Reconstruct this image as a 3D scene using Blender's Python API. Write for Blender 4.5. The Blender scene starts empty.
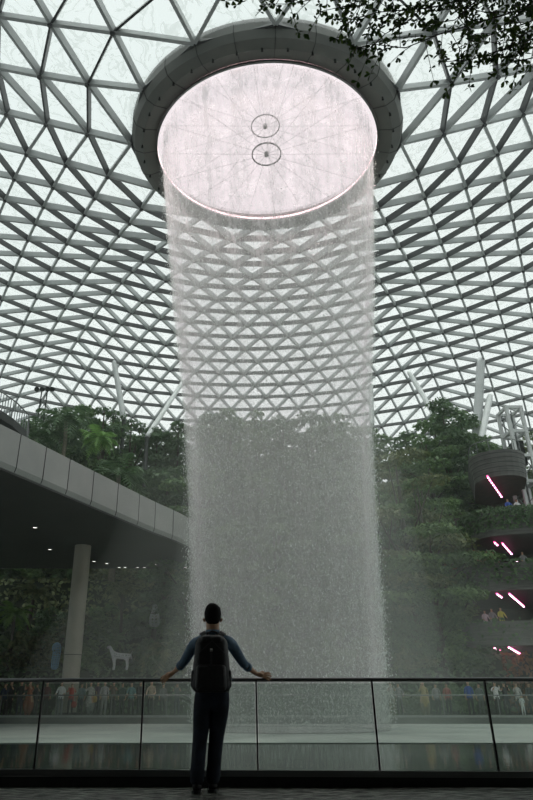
import bpy, bmesh, math, random
import numpy as np
from mathutils import Vector, Matrix, Quaternion
PI = math.pi
S = bpy.context.scene
C = S.collection
# ------------------------------------------------------------------ camera
EYE = Vector((0, 0, 0.85)); F = 630.0; TH = math.radians(25.46); PX = 222.0
cd = bpy.data.cameras.new('camera'); cam = bpy.data.objects.new('camera', cd); C.objects.link(cam)
cam.location = EYE; cam.rotation_euler = (PI/2 + TH, 0, 0)
cd.sensor_width = 36; cd.sensor_fit = 'AUTO'; cd.lens = F/800*36; cd.shift_x = (266.5-PX)/800
cd.clip_end = 500; cd.clip_start = 0.05
S.camera = cam
# ------------------------------------------------------------------ sky
w = bpy.data.worlds.new('overcast_sky'); S.world = w; w.use_nodes = True
nt = w.node_tree; bg = nt.nodes['Background']
tc = nt.nodes.new('ShaderNodeTexCoord'); no = nt.nodes.new('ShaderNodeTexNoise'); no.inputs['Scale'].default_value = 1.6
no.inputs['Detail'].default_value = 4
cr = nt.nodes.new('ShaderNodeValToRGB'); cr.color_ramp.elements[0].position = .3; cr.color_ramp.elements[1].position = .7
cr.color_ramp.elements[0].color = (.80, .86, .87, 1); cr.color_ramp.elements[1].color = (1, 1, 1, 1)
nt.links.new(tc.outputs['Generated'], no.inputs['Vector']); nt.links.new(no.outputs['Fac'], cr.inputs['Fac'])
nt.links.new(cr.outputs['Color'], bg.inputs['Color']); bg.inputs['Strength'].default_value = .97
sd = bpy.data.lights.new('sun', 'SUN'); sun = bpy.data.objects.new('sun', sd); C.objects.link(sun)
sd.energy = 2.3; sd.angle = math.radians(70); sd.color = (1, .99, .96); sun.rotation_euler = (math.radians(-12), math.radians(10), 0)
S.view_settings.view_transform = 'Standard'; S.view_settings.look = 'None'
S.view_settings.exposure = 0.0; S.view_settings.gamma = 1; S.view_settings.use_curve_mapping = False
S.cycles.use_denoising = True
S.cycles.transparent_max_bounces = 24; S.cycles.max_bounces = 7; S.cycles.volume_bounces = 1
S.cycles.diffuse_bounces = 3; S.cycles.caustics_reflective = False; S.cycles.caustics_refractive = False

# ------------------------------------------------------------------ helpers
def ray(px, py):
    a, b = (px-PX)/F, (400-py)/F
    return Vector((a, math.cos(TH)-b*math.sin(TH), math.sin(TH)+b*math.cos(TH)))
def P(px, py, Y):                       # the point seen at that pixel, Y metres ahead
    d = ray(px, py); return EYE + d*(Y/d.y)
def PZ(px, py, Z):                      # the point seen at that pixel at height Z
    d = ray(px, py); return EYE + d*((Z-EYE.z)/d.z)

def nodes_of(m):
    m.use_nodes = True; return m.node_tree.nodes, m.node_tree.links
def mat(name, col, rough=.6, metal=0, var=None, scale=3.0, bump=0.0, stretch=(1,1,1), emit=None, estr=0, spec=.5, coords='Object', detail=5):
    m = bpy.data.materials.new(name); n, l = nodes_of(m); b = n['Principled BSDF']
    b.inputs['Roughness'].default_value = rough; b.inputs['Metallic'].default_value = metal
    b.inputs['Specular IOR Level'].default_value = spec
    b.inputs['Base Color'].default_value = (*col, 1)
    if var is not None or bump:
        t = n.new('ShaderNodeTexCoord'); mp = n.new('ShaderNodeMapping'); mp.inputs['Scale'].default_value = stretch
        l.new(t.outputs[coords], mp.inputs['Vector'])
        z = n.new('ShaderNodeTexNoise'); z.inputs['Scale'].default_value = scale; z.inputs['Detail'].default_value = detail
        l.new(mp.outputs[0], z.inputs['Vector'])
        if var is not None:
            r = n.new('ShaderNodeValToRGB'); r.color_ramp.elements[0].position = .35; r.color_ramp.elements[1].position = .65
            r.color_ramp.elements[0].color = (*col, 1); r.color_ramp.elements[1].color = (*var, 1)
            l.new(z.outputs['Fac'], r.inputs['Fac']); l.new(r.outputs['Color'], b.inputs['Base Color'])
        if bump:
            bp = n.new('ShaderNodeBump'); bp.inputs['Strength'].default_value = bump; bp.inputs['Distance'].default_value = .05
            l.new(z.outputs['Fac'], bp.inputs['Height']); l.new(bp.outputs[0], b.inputs['Normal'])
    if emit:
        b.inputs['Emission Color'].default_value = (*emit, 1); b.inputs['Emission Strength'].default_value = estr
    return m
def leafmat(name, cols, trans=.25):
    m = bpy.data.materials.new(name); n, l = nodes_of(m); b = n['Principled BSDF']; out = n['Material Output']
    g = n.new('ShaderNodeNewGeometry'); r = n.new('ShaderNodeValToRGB')
    e = r.color_ramp.elements
    e[0].color = (*cols[0], 1); e[1].color = (*cols[-1], 1)
    for i, c in enumerate(cols[1:-1]):
        q = e.new((i+1)/(len(cols)-1)); q.color = (*c, 1)
    l.new(g.outputs['Random Per Island'], r.inputs['Fac']); l.new(r.outputs['Color'], b.inputs['Base Color'])
    b.inputs['Roughness'].default_value = .55
    t = n.new('ShaderNodeBsdfTranslucent'); l.new(r.outputs['Color'], t.inputs['Color'])
    mx = n.new('ShaderNodeMixShader'); mx.inputs[0].default_value = trans
    l.new(b.outputs[0], mx.inputs[1]); l.new(t.outputs[0], mx.inputs[2]); l.new(mx.outputs[0], out.inputs['Surface'])
    return m

class MB:
    def __init__(s): s.v = []; s.f = []; s.mi = []; s.cur = 0
    def add(s, vs, fs):
        k = len(s.v); s.v += [tuple(x) for x in vs]; s.f += [tuple(i+k for i in f) for f in fs]; s.mi += [s.cur]*len(fs)
    def box(s, c, d, M=None):
        x, y, z = d[0]/2, d[1]/2, d[2]/2; c = Vector(c)
        vs = [Vector((a*x, b*y, e*z)) for e in (-1, 1) for a, b in ((-1,-1),(1,-1),(1,1),(-1,1))]
        vs = [c + (M @ q if M else q) for q in vs]
        s.add(vs, [(3,2,1,0),(4,5,6,7),(0,1,5,4),(1,2,6,5),(2,3,7,6),(3,0,4,7)])
    def beam(s, a, b, up, wd, dp, off=0.0):     # box from a to b; dp deep along -up
        a, b, up = Vector(a), Vector(b), Vector(up); d = (b-a).normalized(); sd = d.cross(up).normalized(); u = sd.cross(d).normalized()
        vs = []
        for p in (a, b):
            for sx, sz in ((-1, -1), (1, -1), (1, 0), (-1, 0)):
                vs.append(p + sd*sx*wd/2 + u*(sz*dp+off))
        s.add(vs, [(0,1,2,3),(7,6,5,4),(0,4,5,1),(1,5,6,2),(2,6,7,3),(3,7,4,0)])
    def tube(s, pts, r, n=8, cap=True):
        pts = [Vector(p) for p in pts]; m = len(pts)
        rs = r if isinstance(r, (list, tuple)) else [r]*m
        t0 = (pts[1]-pts[0]).normalized(); u = t0.orthogonal().normalized(); vs = []
        for i, p in enumerate(pts):
            t = (pts[min(i+1, m-1)]-pts[max(i-1, 0)]).normalized()
            u = (u - t*u.dot(t)).normalized(); v = t.cross(u)
            for k in range(n):
                a = 2*PI*k/n; vs.append(p + (u*math.cos(a)+v*math.sin(a))*rs[i])
        fs = [(i*n+k, i*n+(k+1) % n, (i+1)*n+(k+1) % n, (i+1)*n+k) for i in range(m-1) for k in range(n)]
        if cap: fs += [tuple(range(n-1, -1, -1)), tuple((m-1)*n+k for k in range(n))]
        s.add(vs, fs)
    def lathe(s, prof, n, c=(0, 0), closed=False, a0=0, a1=2*PI, phase=0):
        m = len(prof); full = abs(a1-a0-2*PI) < 1e-6; nn = n if full else n+1; vs = []
        for r, z in prof:
            for k in range(nn):
                a = a0+(a1-a0)*k/n+phase; vs.append((c[0]+r*math.cos(a), c[1]+r*math.sin(a), z))
        fs = []
        for i in range(m if closed else m-1):
            j = (i+1) % m
            for k in range(n):
                k2 = (k+1) % nn; fs.append((i*nn+k, i*nn+k2, j*nn+k2, j*nn+k))
        s.add(vs, fs)
    def prism(s, poly, z0, z1):
        n = len(poly); s.add([(x, y, z0) for x, y in poly]+[(x, y, z1) for x, y in poly],
            [tuple(range(n-1, -1, -1)), tuple(range(n, 2*n))]+[(i, (i+1) % n, n+(i+1) % n, n+i) for i in range(n)])
    def ball(s, c, r, n=8, m=6):
        r = r if isinstance(r, (tuple, list)) else (r, r, r); c = Vector(c)
        vs = [c+Vector((0, 0, r[2]))]+[c+Vector((r[0]*math.sin(PI*i/m)*math.cos(2*PI*k/n), r[1]*math.sin(PI*i/m)*math.sin(2*PI*k/n), r[2]*math.cos(PI*i/m))) for i in range(1, m) for k in range(n)]+[c-Vector((0, 0, r[2]))]
        fs = [(0, 1+k, 1+(k+1) % n) for k in range(n)]
        fs += [(1+i*n+k, 1+(i+1)*n+k, 1+(i+1)*n+(k+1) % n, 1+i*n+(k+1) % n) for i in range(m-2) for k in range(n)]
        L = len(vs)-1; fs += [(L, 1+(m-2)*n+(k+1) % n, 1+(m-2)*n+k) for k in range(n)]
        s.add(vs, fs)
    def mesh(s, name, mats, smooth=False):
        me = bpy.data.meshes.new(name); me.from_pydata(s.v, [], s.f)
        mats = mats if isinstance(mats, (list, tuple)) else [mats]
        for q in mats: me.materials.append(q)
        if len(mats) > 1: me.polygons.foreach_set('material_index', s.mi)
        if smooth: me.shade_smooth()
        me.update(); return me
    def build(s, name, mats, parent=None, smooth=False, **kw):
        return link(name, s.mesh(name, mats, smooth), parent, **kw)
def link(name, me, parent=None, **kw):
    o = bpy.data.objects.new(name, me); C.objects.link(o)
    if parent is not None: o.parent = parent
    return tag(o, **kw)
def tag(o, label=None, cat=None, group=None, kind=None):
    if label: o['label'] = label
    if cat: o['category'] = cat
    if group: o['group'] = group
    if kind: o['kind'] = kind
    return o
def empty(name, loc, label, cat, group=None, rz=0):
    o = bpy.data.objects.new(name, None); C.objects.link(o); o.location = loc; o.rotation_euler = (0, 0, rz)
    o.empty_display_size = .2
    return tag(o, label, cat, group)
LAB = {}
def uniq(lab, kind):             # 'second ... from the left' when two read alike
    LAB[lab] = LAB.get(lab, 0)+1
    n = LAB[lab]
    return lab if n == 1 else lab+(', next right' if n == 2 else ', third along' if n == 3 else ', fourth along')
def copy_tree(o, parent=None):
    c = o.copy(); C.objects.link(c); c.parent = parent
    for ch in list(o.children): copy_tree(ch, c)
    return c
def skin(nodes, edges, sub=2, root=0):
    """nodes: list of (x,y,z,r) or (x,y,z,rx,ry); returns evaluated mesh"""
    me = bpy.data.meshes.new('skin_tmp'); me.from_pydata([n[:3] for n in nodes], edges, [])
    o = bpy.data.objects.new('skin_tmp', me); C.objects.link(o)
    o.modifiers.new('s', 'SKIN').use_smooth_shade = True
    if not me.skin_vertices:
        bm = bmesh.new(); bm.from_mesh(me); bm.verts.layers.skin.verify(); bm.to_mesh(me); bm.free()
    sv = me.skin_vertices[0].data
    for i, n in enumerate(nodes):
        sv[i].radius = (n[3], n[4] if len(n) > 4 else n[3]); sv[i].use_root = (i == root)
    if sub:
        q = o.modifiers.new('d', 'SUBSURF'); q.levels = sub; q.render_levels = sub
    dg = bpy.context.evaluated_depsgraph_get(); dg.update()
    r = bpy.data.meshes.new_from_object(o.evaluated_get(dg)); bpy.data.objects.remove(o); bpy.data.meshes.remove(me)
    r.shade_smooth(); return r

# ------------------------------------------------------------------ materials
M = {}
M['steel'] = mat('painted_grey_steel', (.48, .50, .50), .5, .0, var=(.42, .44, .44), scale=.5)
M['ringsteel'] = mat('dark_grey_hoop_steel', (.07, .073, .075), .5)
M['ring'] = mat('grey_ring_cladding', (.17, .172, .158), .55, 0, var=(.145, .15, .14), scale=.8)
M['seam'] = mat('dark_seam', (.03, .03, .03), .7)
M['stone'] = mat('wet_stone_painted_glints', (.03, .033, .03), .22, 0, var=(.22, .225, .20), scale=9, bump=1.0, stretch=(.6, 1.6, 1))  # pale noise tone paints in highlights of the wet floor
M['kerb'] = mat('black_kerb_stone', (.008, .009, .009), .4, var=(.015, .016, .015), scale=9)
M['concrete'] = mat('pale_floor_stone', (.10, .105, .10), .5, var=(.14, .145, .14), scale=1.2)
M['fascia'] = mat('pale_grey_metal_cladding', (.38, .41, .385), .45, .1, var=(.33, .36, .34), scale=.7, bump=.03)
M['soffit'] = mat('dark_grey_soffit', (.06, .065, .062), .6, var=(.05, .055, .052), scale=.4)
M['column'] = mat('cream_round_column', (.42, .40, .32), .5, var=(.36, .35, .28), scale=.6)
M['white'] = mat('white_steel', (.74, .76, .75), .4)
M['dark'] = mat('dark_metal', (.02, .022, .022), .4, .6)
M['chrome'] = mat('brushed_steel', (.22, .23, .23), .35, .9)
M['rail'] = mat('satin_steel_handrail', (.16, .165, .165), .3, .5)
M['bark'] = mat('brown_bark', (.09, .07, .05), .8, var=(.05, .04, .03), scale=5, stretch=(1, 1, .3), bump=.4)
M['palebark'] = mat('pale_palm_bark', (.28, .25, .18), .8, var=(.18, .16, .12), scale=6, stretch=(1, 1, 4))
M['soil'] = mat('dark_planted_soil', (.02, .028, .016), .9, var=(.035, .055, .025), scale=1.5, bump=.6)
M['leafA'] = leafmat('dark_green_leaves', [(.06, .12, .05), (.10, .18, .08), (.14, .23, .10)])
M['leafB'] = leafmat('mid_green_leaves', [(.10, .18, .07), (.15, .26, .10), (.22, .34, .13)])
M['leafC'] = leafmat('olive_green_leaves', [(.10, .14, .06), (.17, .22, .09), (.25, .28, .13)])
M['leafD'] = leafmat('bright_green_leaves', [(.16, .34, .08), (.28, .48, .13)])
M['leafF'] = leafmat('glossy_near_leaves', [(.03, .06, .015), (.05, .10, .02), (.11, .17, .03)], .35)
M['rust'] = leafmat('rust_brown_hanging_roots', [(.16, .07, .03), (.34, .16, .06), (.24, .13, .07)])
M['stonewall'] = mat('grey_slate_cladding', (.10, .10, .095), .7, var=(.16, .16, .15), scale=3, stretch=(.3, .3, 3), bump=.4)
M['pink'] = mat('pink_led', (.8, .1, .3), .4, emit=(1, .10, .36), estr=2.5)
M['bulb'] = mat('white_pink_bulb', (.9, .6, .7), .4, emit=(1, .50, .72), estr=12)
M['down'] = mat('downlight_glow', (.9, .9, .85), .4, emit=(1, .97, .9), estr=2.2)
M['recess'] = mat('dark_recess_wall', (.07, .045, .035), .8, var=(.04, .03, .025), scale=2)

def glass_mat():
    m = bpy.data.materials.new('roof_glass'); n, l = nodes_of(m); out = n['Material Output']; n.remove(n['Principled BSDF'])
    tr = n.new('ShaderNodeBsdfTransparent'); tl = n.new('ShaderNodeBsdfTranslucent'); mx = n.new('ShaderNodeMixShader')
    t = n.new('ShaderNodeTexCoord'); z = n.new('ShaderNodeTexNoise'); z.inputs['Scale'].default_value = .55; z.inputs['Detail'].default_value = 7
    z.inputs['Distortion'].default_value = 2.2
    r = n.new('ShaderNodeValToRGB'); e = r.color_ramp.elements
    e[0].position = .47; e[0].color = (.82, .89, .86, 1); e[1].position = .56; e[1].color = (.82, .89, .86, 1)
    q = e.new(.515); q.color = (.58, .65, .61, 1)
    l.new(t.outputs['Object'], z.inputs['Vector']); l.new(z.outputs['Fac'], r.inputs['Fac'])
    l.new(r.outputs['Color'], tr.inputs['Color']); tl.inputs['Color'].default_value = (.8, .84, .83, 1)
    mx.inputs[0].default_value = .25
    l.new(tr.outputs[0], mx.inputs[1]); l.new(tl.outputs[0], mx.inputs[2]); l.new(mx.outputs[0], out.inputs['Surface'])
    return m
M['roofglass'] = glass_mat()
def pane_mat(name, tint, refl=.08, rough=.02):
    m = bpy.data.materials.new(name); n, l = nodes_of(m); out = n['Material Output']; n.remove(n['Principled BSDF'])
    tr = n.new('ShaderNodeBsdfTransparent'); tr.inputs['Color'].default_value = (*tint, 1)
    g = n.new('ShaderNodeBsdfGlossy'); g.inputs['Roughness'].default_value = rough; mx = n.new('ShaderNodeMixShader')
    mx.inputs[0].default_value = refl
    l.new(tr.outputs[0], mx.inputs[1]); l.new(g.outputs[0], mx.inputs[2]); l.new(mx.outputs[0], out.inputs['Surface'])
    return m
M['pane'] = pane_mat('green_tinted_railing_glass', (.86, .895, .875), .04)
M['farpane'] = pane_mat('far_railing_glass', (.92, .94, .93), .02)
M['lens'] = pane_mat('pink_light_tint_lens', (.95, .80, .83), .0)  # tint stands in for pinkish light in the opening

# ================================================================== SETTING
AX, AY = 2.95, 30.7; LIP = 33.85          # the axis of the falling water, and the height of the lip it falls from
# ---- near terrace, kerb, pool, far terrace
b = MB(); b.box((0, -.6, -.15), (68, 17.4, .3)); 
b.build('floor', M['stone'], kind='structure')
RY0 = 7.95
b = MB(); b.box((0, RY0+.15, -.14), (68, .36, .48))
kerb = b.build('trim_1', M['kerb'], kind='structure')
b = MB(); b.prism([(-60, 37.8), (60, 37.8), (60, 100), (-60, 100)], -.9, 0)
b.build('floor', M['concrete'], kind='structure')
b = MB(); b.box((0, 23, -1.6), (120, 30, .2)); b.build('floor', M['soil'], kind='structure')
# the pool: smooth dark channel in front, foam-covered basin under the fall behind a low weir
m = mat('dark_pool_water', (.012, .022, .018), .06, bump=.04, scale=2.5, spec=.9)
b = MB(); b.add([(-60, 8.3, -.32), (60, 8.3, -.32), (60, 21.3, -.32), (-60, 21.3, -.32)], [(0, 1, 2, 3)])
b.build('pool_water', m, kind='stuff', label='smooth dark pool water mirroring the crowd in front of the foam', cat='water')
m = mat('foaming_pool_water', (.36, .42, .385), .6, var=(.52, .58, .54), scale=.35, bump=.1)
b = MB(); b.prism([(-60, 21.3), (60, 21.3), (60, 37.8), (-60, 37.8)], -.9, -.30)
b.build('foaming_water', m, kind='stuff', label='pale foaming water of the basin under the waterfall', cat='water')
# ---- the terrace roof over the camera and the wall behind it (keeps the near floor and the man dark)
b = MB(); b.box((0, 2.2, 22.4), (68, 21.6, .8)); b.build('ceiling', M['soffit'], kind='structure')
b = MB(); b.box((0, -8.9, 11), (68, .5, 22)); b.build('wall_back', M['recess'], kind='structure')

# ---- the glass and steel dome: a ring-shaped shell around the water's axis
def profile():
    ctrl = [(8.1, 34.9), (13, 36.5), (18, 38.1), (25, 39.7), (33, 40.6), (42, 40.6), (51, 39.6), (59, 37.3), (66, 33.4), (71.5, 27.5), (75.5, 19), (77.5, 9), (78, 0)]
    pts = [Vector(c) for c in ctrl]; out = []
    for i in range(len(pts)-1):
        p0, p1, p2, p3 = pts[max(i-1, 0)], pts[i], pts[i+1], pts[min(i+2, len(pts)-1)]
        for k in range(12):
            t = k/12; out.append(.5*((2*p1)+(p2-p0)*t+(2*p0-5*p1+4*p2-p3)*t*t+(-p0+3*p1-3*p2+p3)*t**3))
    out.append(pts[-1]); return out
pr = profile(); L = [0]
for i in range(1, len(pr)): L.append(L[-1]+(pr[i]-pr[i-1]).length)
nring = 32; rings = []
for k in range(nring+1):
    s = L[-1]*(k/nring); i = max(j for j in range(len(L)) if L[j] <= s+1e-9); i = min(i, len(L)-2)
    q = pr[i].lerp(pr[i+1], (s-L[i])/(L[i+1]-L[i])); rings.append((q.x, q.y))
N = []; nodes = []; ang = []
for k, (r, z) in enumerate(rings):
    n = 12+6*k                                  # six more nodes a ring keeps the triangles even; six faint seams run outwards
    if k > 18: n = min(n, 6*int(round(2*PI*r/3.2/6)))
    N.append(n); ov = 1+.1*math.exp(-(r-8)/14)
    ang.append([2*PI*j/n for j in range(n)])
    nodes.append([Vector((AX+ov*r*math.cos(a), AY+r*math.sin(a), z)) for a in ang[-1]])
flat = []; base = []
for ns in nodes: base.append(len(flat)); flat += ns
tris = []
for k in range(nring):
    A, B = ang[k], ang[k+1]; i = j = 0; nA, nB = len(A), len(B)
    d = [abs(x-A[0]) for x in B]; j0 = d.index(min(d))
    def AA(i): return A[i % nA]+2*PI*(i//nA)
    def BB(j): return B[(j+j0) % nB]+2*PI*((j+j0)//nB)
    while i < nA or j < nB:
        a0, b0 = base[k]+i % nA, base[k+1]+(j+j0) % nB
        if j >= nB or (i < nA and AA(i+1)-BB(j) < BB(j+1)-AA(i)):
            tris.append((a0, base[k]+(i+1) % nA, b0)); i += 1
        else:
            tris.append((a0, base[k+1]+(j+j0+1) % nB, b0)); j += 1
edges = set()
for t in tris:
    for a, c in ((t[0], t[1]), (t[1], t[2]), (t[2], t[0])): edges.add((min(a, c), max(a, c)))
nrm = {}
for t in tris:
    n_ = (flat[t[1]]-flat[t[0]]).cross(flat[t[2]]-flat[t[0]])
    ce = (flat[t[0]]+flat[t[1]]+flat[t[2]])/3
    if n_.dot(ce-Vector((AX, AY, 0))) < 0 and n_.z < 0: n_ = -n_
    if n_.z < 0 and abs(n_.z) > .2*n_.length: n_ = -n_
    n_.normalize()
    for a in t: nrm[a] = nrm.get(a, Vector())+n_
b = MB()
for a, c in edges:
    up = (nrm[a].normalized()+nrm[c].normalized())
    rk = any(base[k_] <= a < base[k_]+N[k_] and base[k_] <= c < base[k_]+N[k_] for k_ in range(nring+1)); b.cur = 1 if rk else 0
    b.beam(flat[a], flat[c], up, .13 if rk else .20, .50, -.05)
for p_ in range(len(flat)):
    if p_ < base[1]: continue
    b.cur = 1; u = nrm[p_].normalized(); b.tube([flat[p_]-u*.68, flat[p_]-u*.02], .15, 6)
b.build('ceiling', [M['steel'], M['ringsteel']], kind='structure')
b = MB(); b.add(flat, tris); b.build('window_1', M['roofglass'], kind='structure')
# ground outside the dome base
# ---- the ring around the opening
ring = empty('ceiling_ring', (AX, AY, LIP), 'wide dark grey clad ring around the round opening the waterfall drops from', 'ring'); ring.scale = (1.1, 1, 1)
def ringpart(name, prof, m, n=96, closed=True, smooth=False, parent=ring):
    q = MB(); q.lathe([(r, z-LIP) for r, z in prof], n, closed=closed); return q.build(name, m, parent, smooth=smooth)
q = MB(); q.lathe([(r, z-LIP) for r, z in [(6.65, 33.8), (7.4, 33.62), (7.9, 33.85), (8.1, 34.4), (8.1, 35.3), (7.7, 35.3), (7.3, 34.9)]], 96, closed=True); q.cur = 1
for k in range(24):
    a = 2*PI*k/24
    for (r0, z0), (r1, z1) in (((6.65, 33.8), (7.4, 33.62)), ((7.4, 33.62), (7.9, 33.85)), ((7.9, 33.85), (8.1, 34.4)), ((8.1, 34.4), (8.1, 35.2))):
        q.beam((r0*math.cos(a), r0*math.sin(a), z0-LIP), (r1*math.cos(a), r1*math.sin(a), z1-LIP), (-math.cos(a)*.5, -math.sin(a)*.5, 1), .02, .05, .025)
q.build('cladding', [M['ring'], M['seam']], ring)
ringpart('drip_edge', [(6.55, 33.60), (6.66, 33.60), (6.66, 33.78), (6.55, 33.78)], M['chrome'])
M['liplight'] = mat('pinkish_lip_light', (.8, .7, .7), .4, emit=(1, .66, .68), estr=2.2)
ringpart('lip_light', [(6.56, 33.79), (6.62, 33.79), (6.62, 33.97), (6.56, 33.97)], M['liplight'])
for k in range(36):                              # warm pink lamps under the lip that light the top of the falling water
    a = 2*PI*(k+.5)/36; lp = Vector((7.45*math.cos(a), 7.45*math.sin(a), 33.42-LIP))
    q = MB(); q.tube([lp+Vector((0, 0, .22)), lp], [.04, .07], 8); fx = q.build('lamp_housing', M['dark'], ring)
    ld = bpy.data.lights.new('lip_lamp', 'SPOT'); ld.energy = 270; ld.color = (1, .72, .74); ld.spot_size = math.radians(80); ld.spot_blend = 1.0; ld.shadow_soft_size = .06
    lo = bpy.data.objects.new('lip_lamp', ld); C.objects.link(lo); lo.parent = fx; lo.location = lp-Vector((0, 0, .03)); lo.rotation_euler = (Vector((-math.cos(a)*.25, -math.sin(a)*.25, -1))).to_track_quat('-Z', 'Y').to_euler()
# acrylic funnel and an added lens above the lip; their tint imitates pink light
def acr(name, tcol, fac, scale, stretch):
    m = bpy.data.materials.new(name); n, l = nodes_of(m); out = n['Material Output']; n.remove(n['Principled BSDF'])
    tr = n.new('ShaderNodeBsdfTransparent'); tl = n.new('ShaderNodeBsdfTranslucent'); mx = n.new('ShaderNodeMixShader')
    tr.inputs['Color'].default_value = (*tcol, 1); tl.inputs['Color'].default_value = (*[c*.97 for c in tcol], 1)
    t = n.new('ShaderNodeTexCoord'); mp = n.new('ShaderNodeMapping'); mp.inputs['Scale'].default_value = stretch
    z = n.new('ShaderNodeTexNoise'); z.inputs['Scale'].default_value = scale; z.inputs['Detail'].default_value = 4
    r = n.new('ShaderNodeMapRange'); r.inputs[1].default_value = .4; r.inputs[2].default_value = .7; r.inputs[3].default_value = fac[0]; r.inputs[4].default_value = fac[1]
    l.new(t.outputs['Object'], mp.inputs[0]); l.new(mp.outputs[0], z.inputs['Vector']); l.new(z.outputs['Fac'], r.inputs[0]); l.new(r.outputs[0], mx.inputs[0])
    l.new(tr.outputs[0], mx.inputs[1]); l.new(tl.outputs[0], mx.inputs[2]); l.new(mx.outputs[0], out.inputs['Surface']); return m
M['funnel'] = acr('acrylic_tinted_for_pink_light', (.98, .87, .895), (.1, .35), 1.2, (1, 1, .25))  # pink light is put into the acrylic's colour
ringpart('acrylic_funnel', [(6.62, 33.85), (6.95, 34.5), (7.3, 35.2)], M['funnel'], closed=False, smooth=True)
# ---- cable wheels in the opening
def wheel(z, rad, mt, label, R, th):
    t = empty('cable_wheel', (AX, AY, z), label, 'wheel')
    q = MB(); q.lathe([(rad-th, -th), (rad+th, -th), (rad+th, th), (rad-th, th)], 40, closed=True); q.build('rim', mt, t)
    q = MB(); q.tube([(0, 0, -.12), (0, 0, .12)], .15, 14); q.build('hub', mt, t)
    q = MB()
    for k in range(12):
        a = 2*PI*k/12; q.tube([(.2*math.cos(a), .2*math.sin(a), 0), (rad*math.cos(a), rad*math.sin(a), 0)], .01, 4)
    q.build('spokes', mt, t)
    q = MB()
    for k in range(18):
        a = 2*PI*k/18; q.tube([(rad*math.cos(a), rad*math.sin(a), 0), (R*math.cos(a), R*math.sin(a), .05)], .008, 4)
    if R > 2: q.build('stay_cables', mt, t)
    return t
wheel(33.5, .95, M['dark'], 'lower dark cable wheel with hub held by thin stays across the opening', 6.55, .035)
wheel(36.1, .95, M['chrome'], 'upper paler ring wheel hanging above the lower cable wheel', 7.0, .03)

# ================================================================== WATERFALL
def WR(z):                                       # radius of the falling sheet at height z
    zs = [-.4, 0, 9.5, 15.5, 22, 30, 33.8]; rs = [3.85, 3.8, 4.15, 4.55, 5.3, 6.0, 6.3]
    return float(np.interp(z, zs, rs))
def water_mat():
    m = bpy.data.materials.new('falling_water_sheet'); n, l = nodes_of(m); out = n['Material Output']; n.remove(n['Principled BSDF'])
    tr = n.new('ShaderNodeBsdfTransparent'); tl = n.new('ShaderNodeBsdfTranslucent'); df = n.new('ShaderNodeBsdfDiffuse')
    c = (.90, .93, .92, 1); tl.inputs['Color'].default_value = c; df.inputs['Color'].default_value = c
    m1 = n.new('ShaderNodeMixShader'); m1.inputs[0].default_value = .5; mx = n.new('ShaderNodeMixShader')
    l.new(tl.outputs[0], m1.inputs[1]); l.new(df.outputs[0], m1.inputs[2])
    uv = n.new('ShaderNodeUVMap')
    def noise(sc, st, det, lo, hi, a, b_):
        mp = n.new('ShaderNodeMapping'); mp.inputs['Scale'].default_value = st
        z = n.new('ShaderNodeTexNoise'); z.inputs['Scale'].default_value = sc; z.inputs['Detail'].default_value = det
        r = n.new('ShaderNodeMapRange'); r.inputs[1].default_value = lo; r.inputs[2].default_value = hi; r.inputs[3].default_value = a; r.inputs[4].default_value = b_
        l.new(uv.outputs[0], mp.inputs[0]); l.new(mp.outputs[0], z.inputs['Vector']); l.new(z.outputs['Fac'], r.inputs[0]); return r.outputs[0]
    s1 = noise(1.0, (1.1, .035, 1), 3, .38, .66, .08, 1.0)     # broad streaks
    s2 = noise(1.0, (4.0, 1.1, 1), 6, .40, .60, .35, 1.0)      # curtains of drops
    sep = n.new('ShaderNodeSeparateXYZ'); l.new(uv.outputs[0], sep.inputs[0])
    hz = n.new('ShaderNodeMapRange'); hz.inputs[1].default_value = 18; hz.inputs[2].default_value = 34; hz.inputs[3].default_value = WF0; hz.inputs[4].default_value = WF1
    l.new(sep.outputs['Y'], hz.inputs[0])
    a1 = n.new('ShaderNodeMath'); a1.operation = 'MULTIPLY'; l.new(s1, a1.inputs[0]); l.new(s2, a1.inputs[1])
    a2 = n.new('ShaderNodeMath'); a2.operation = 'MULTIPLY'; l.new(a1.outputs[0], a2.inputs[0]); l.new(hz.outputs[0], a2.inputs[1])
    l.new(a2.outputs[0], mx.inputs[0]); l.new(tr.outputs[0], mx.inputs[1]); l.new(m1.outputs[0], mx.inputs[2]); l.new(mx.outputs[0], out.inputs['Surface'])
    return m
WF0, WF1 = .22, .72
M['sheet'] = water_mat()
fall = empty('waterfall', (AX, AY, -.3), 'tall round waterfall dropping from the ceiling opening into the pool', 'waterfall'); fall.scale = (1.1, 1, 1)
zs = [-.3+34.1*k/40 for k in range(41)]; na = 96
q = MB(); q.lathe([(WR(z), z+.3) for z in zs], na)
me = q.mesh('water_sheet', M['sheet'], True); uv = me.uv_layers.new(name='uv')
for f in me.polygons:
    us = [math.atan2(me.vertices[v].co.y, me.vertices[v].co.x) for v in f.vertices]
    wrap = max(us)-min(us) > PI
    for li, vi, u in zip(f.loop_indices, f.vertices, us):
        if wrap and u < 0: u += 2*PI
        uv.data[li].uv = (u*6, me.vertices[vi].co.z)
link('water_sheet', me, fall)
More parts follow.
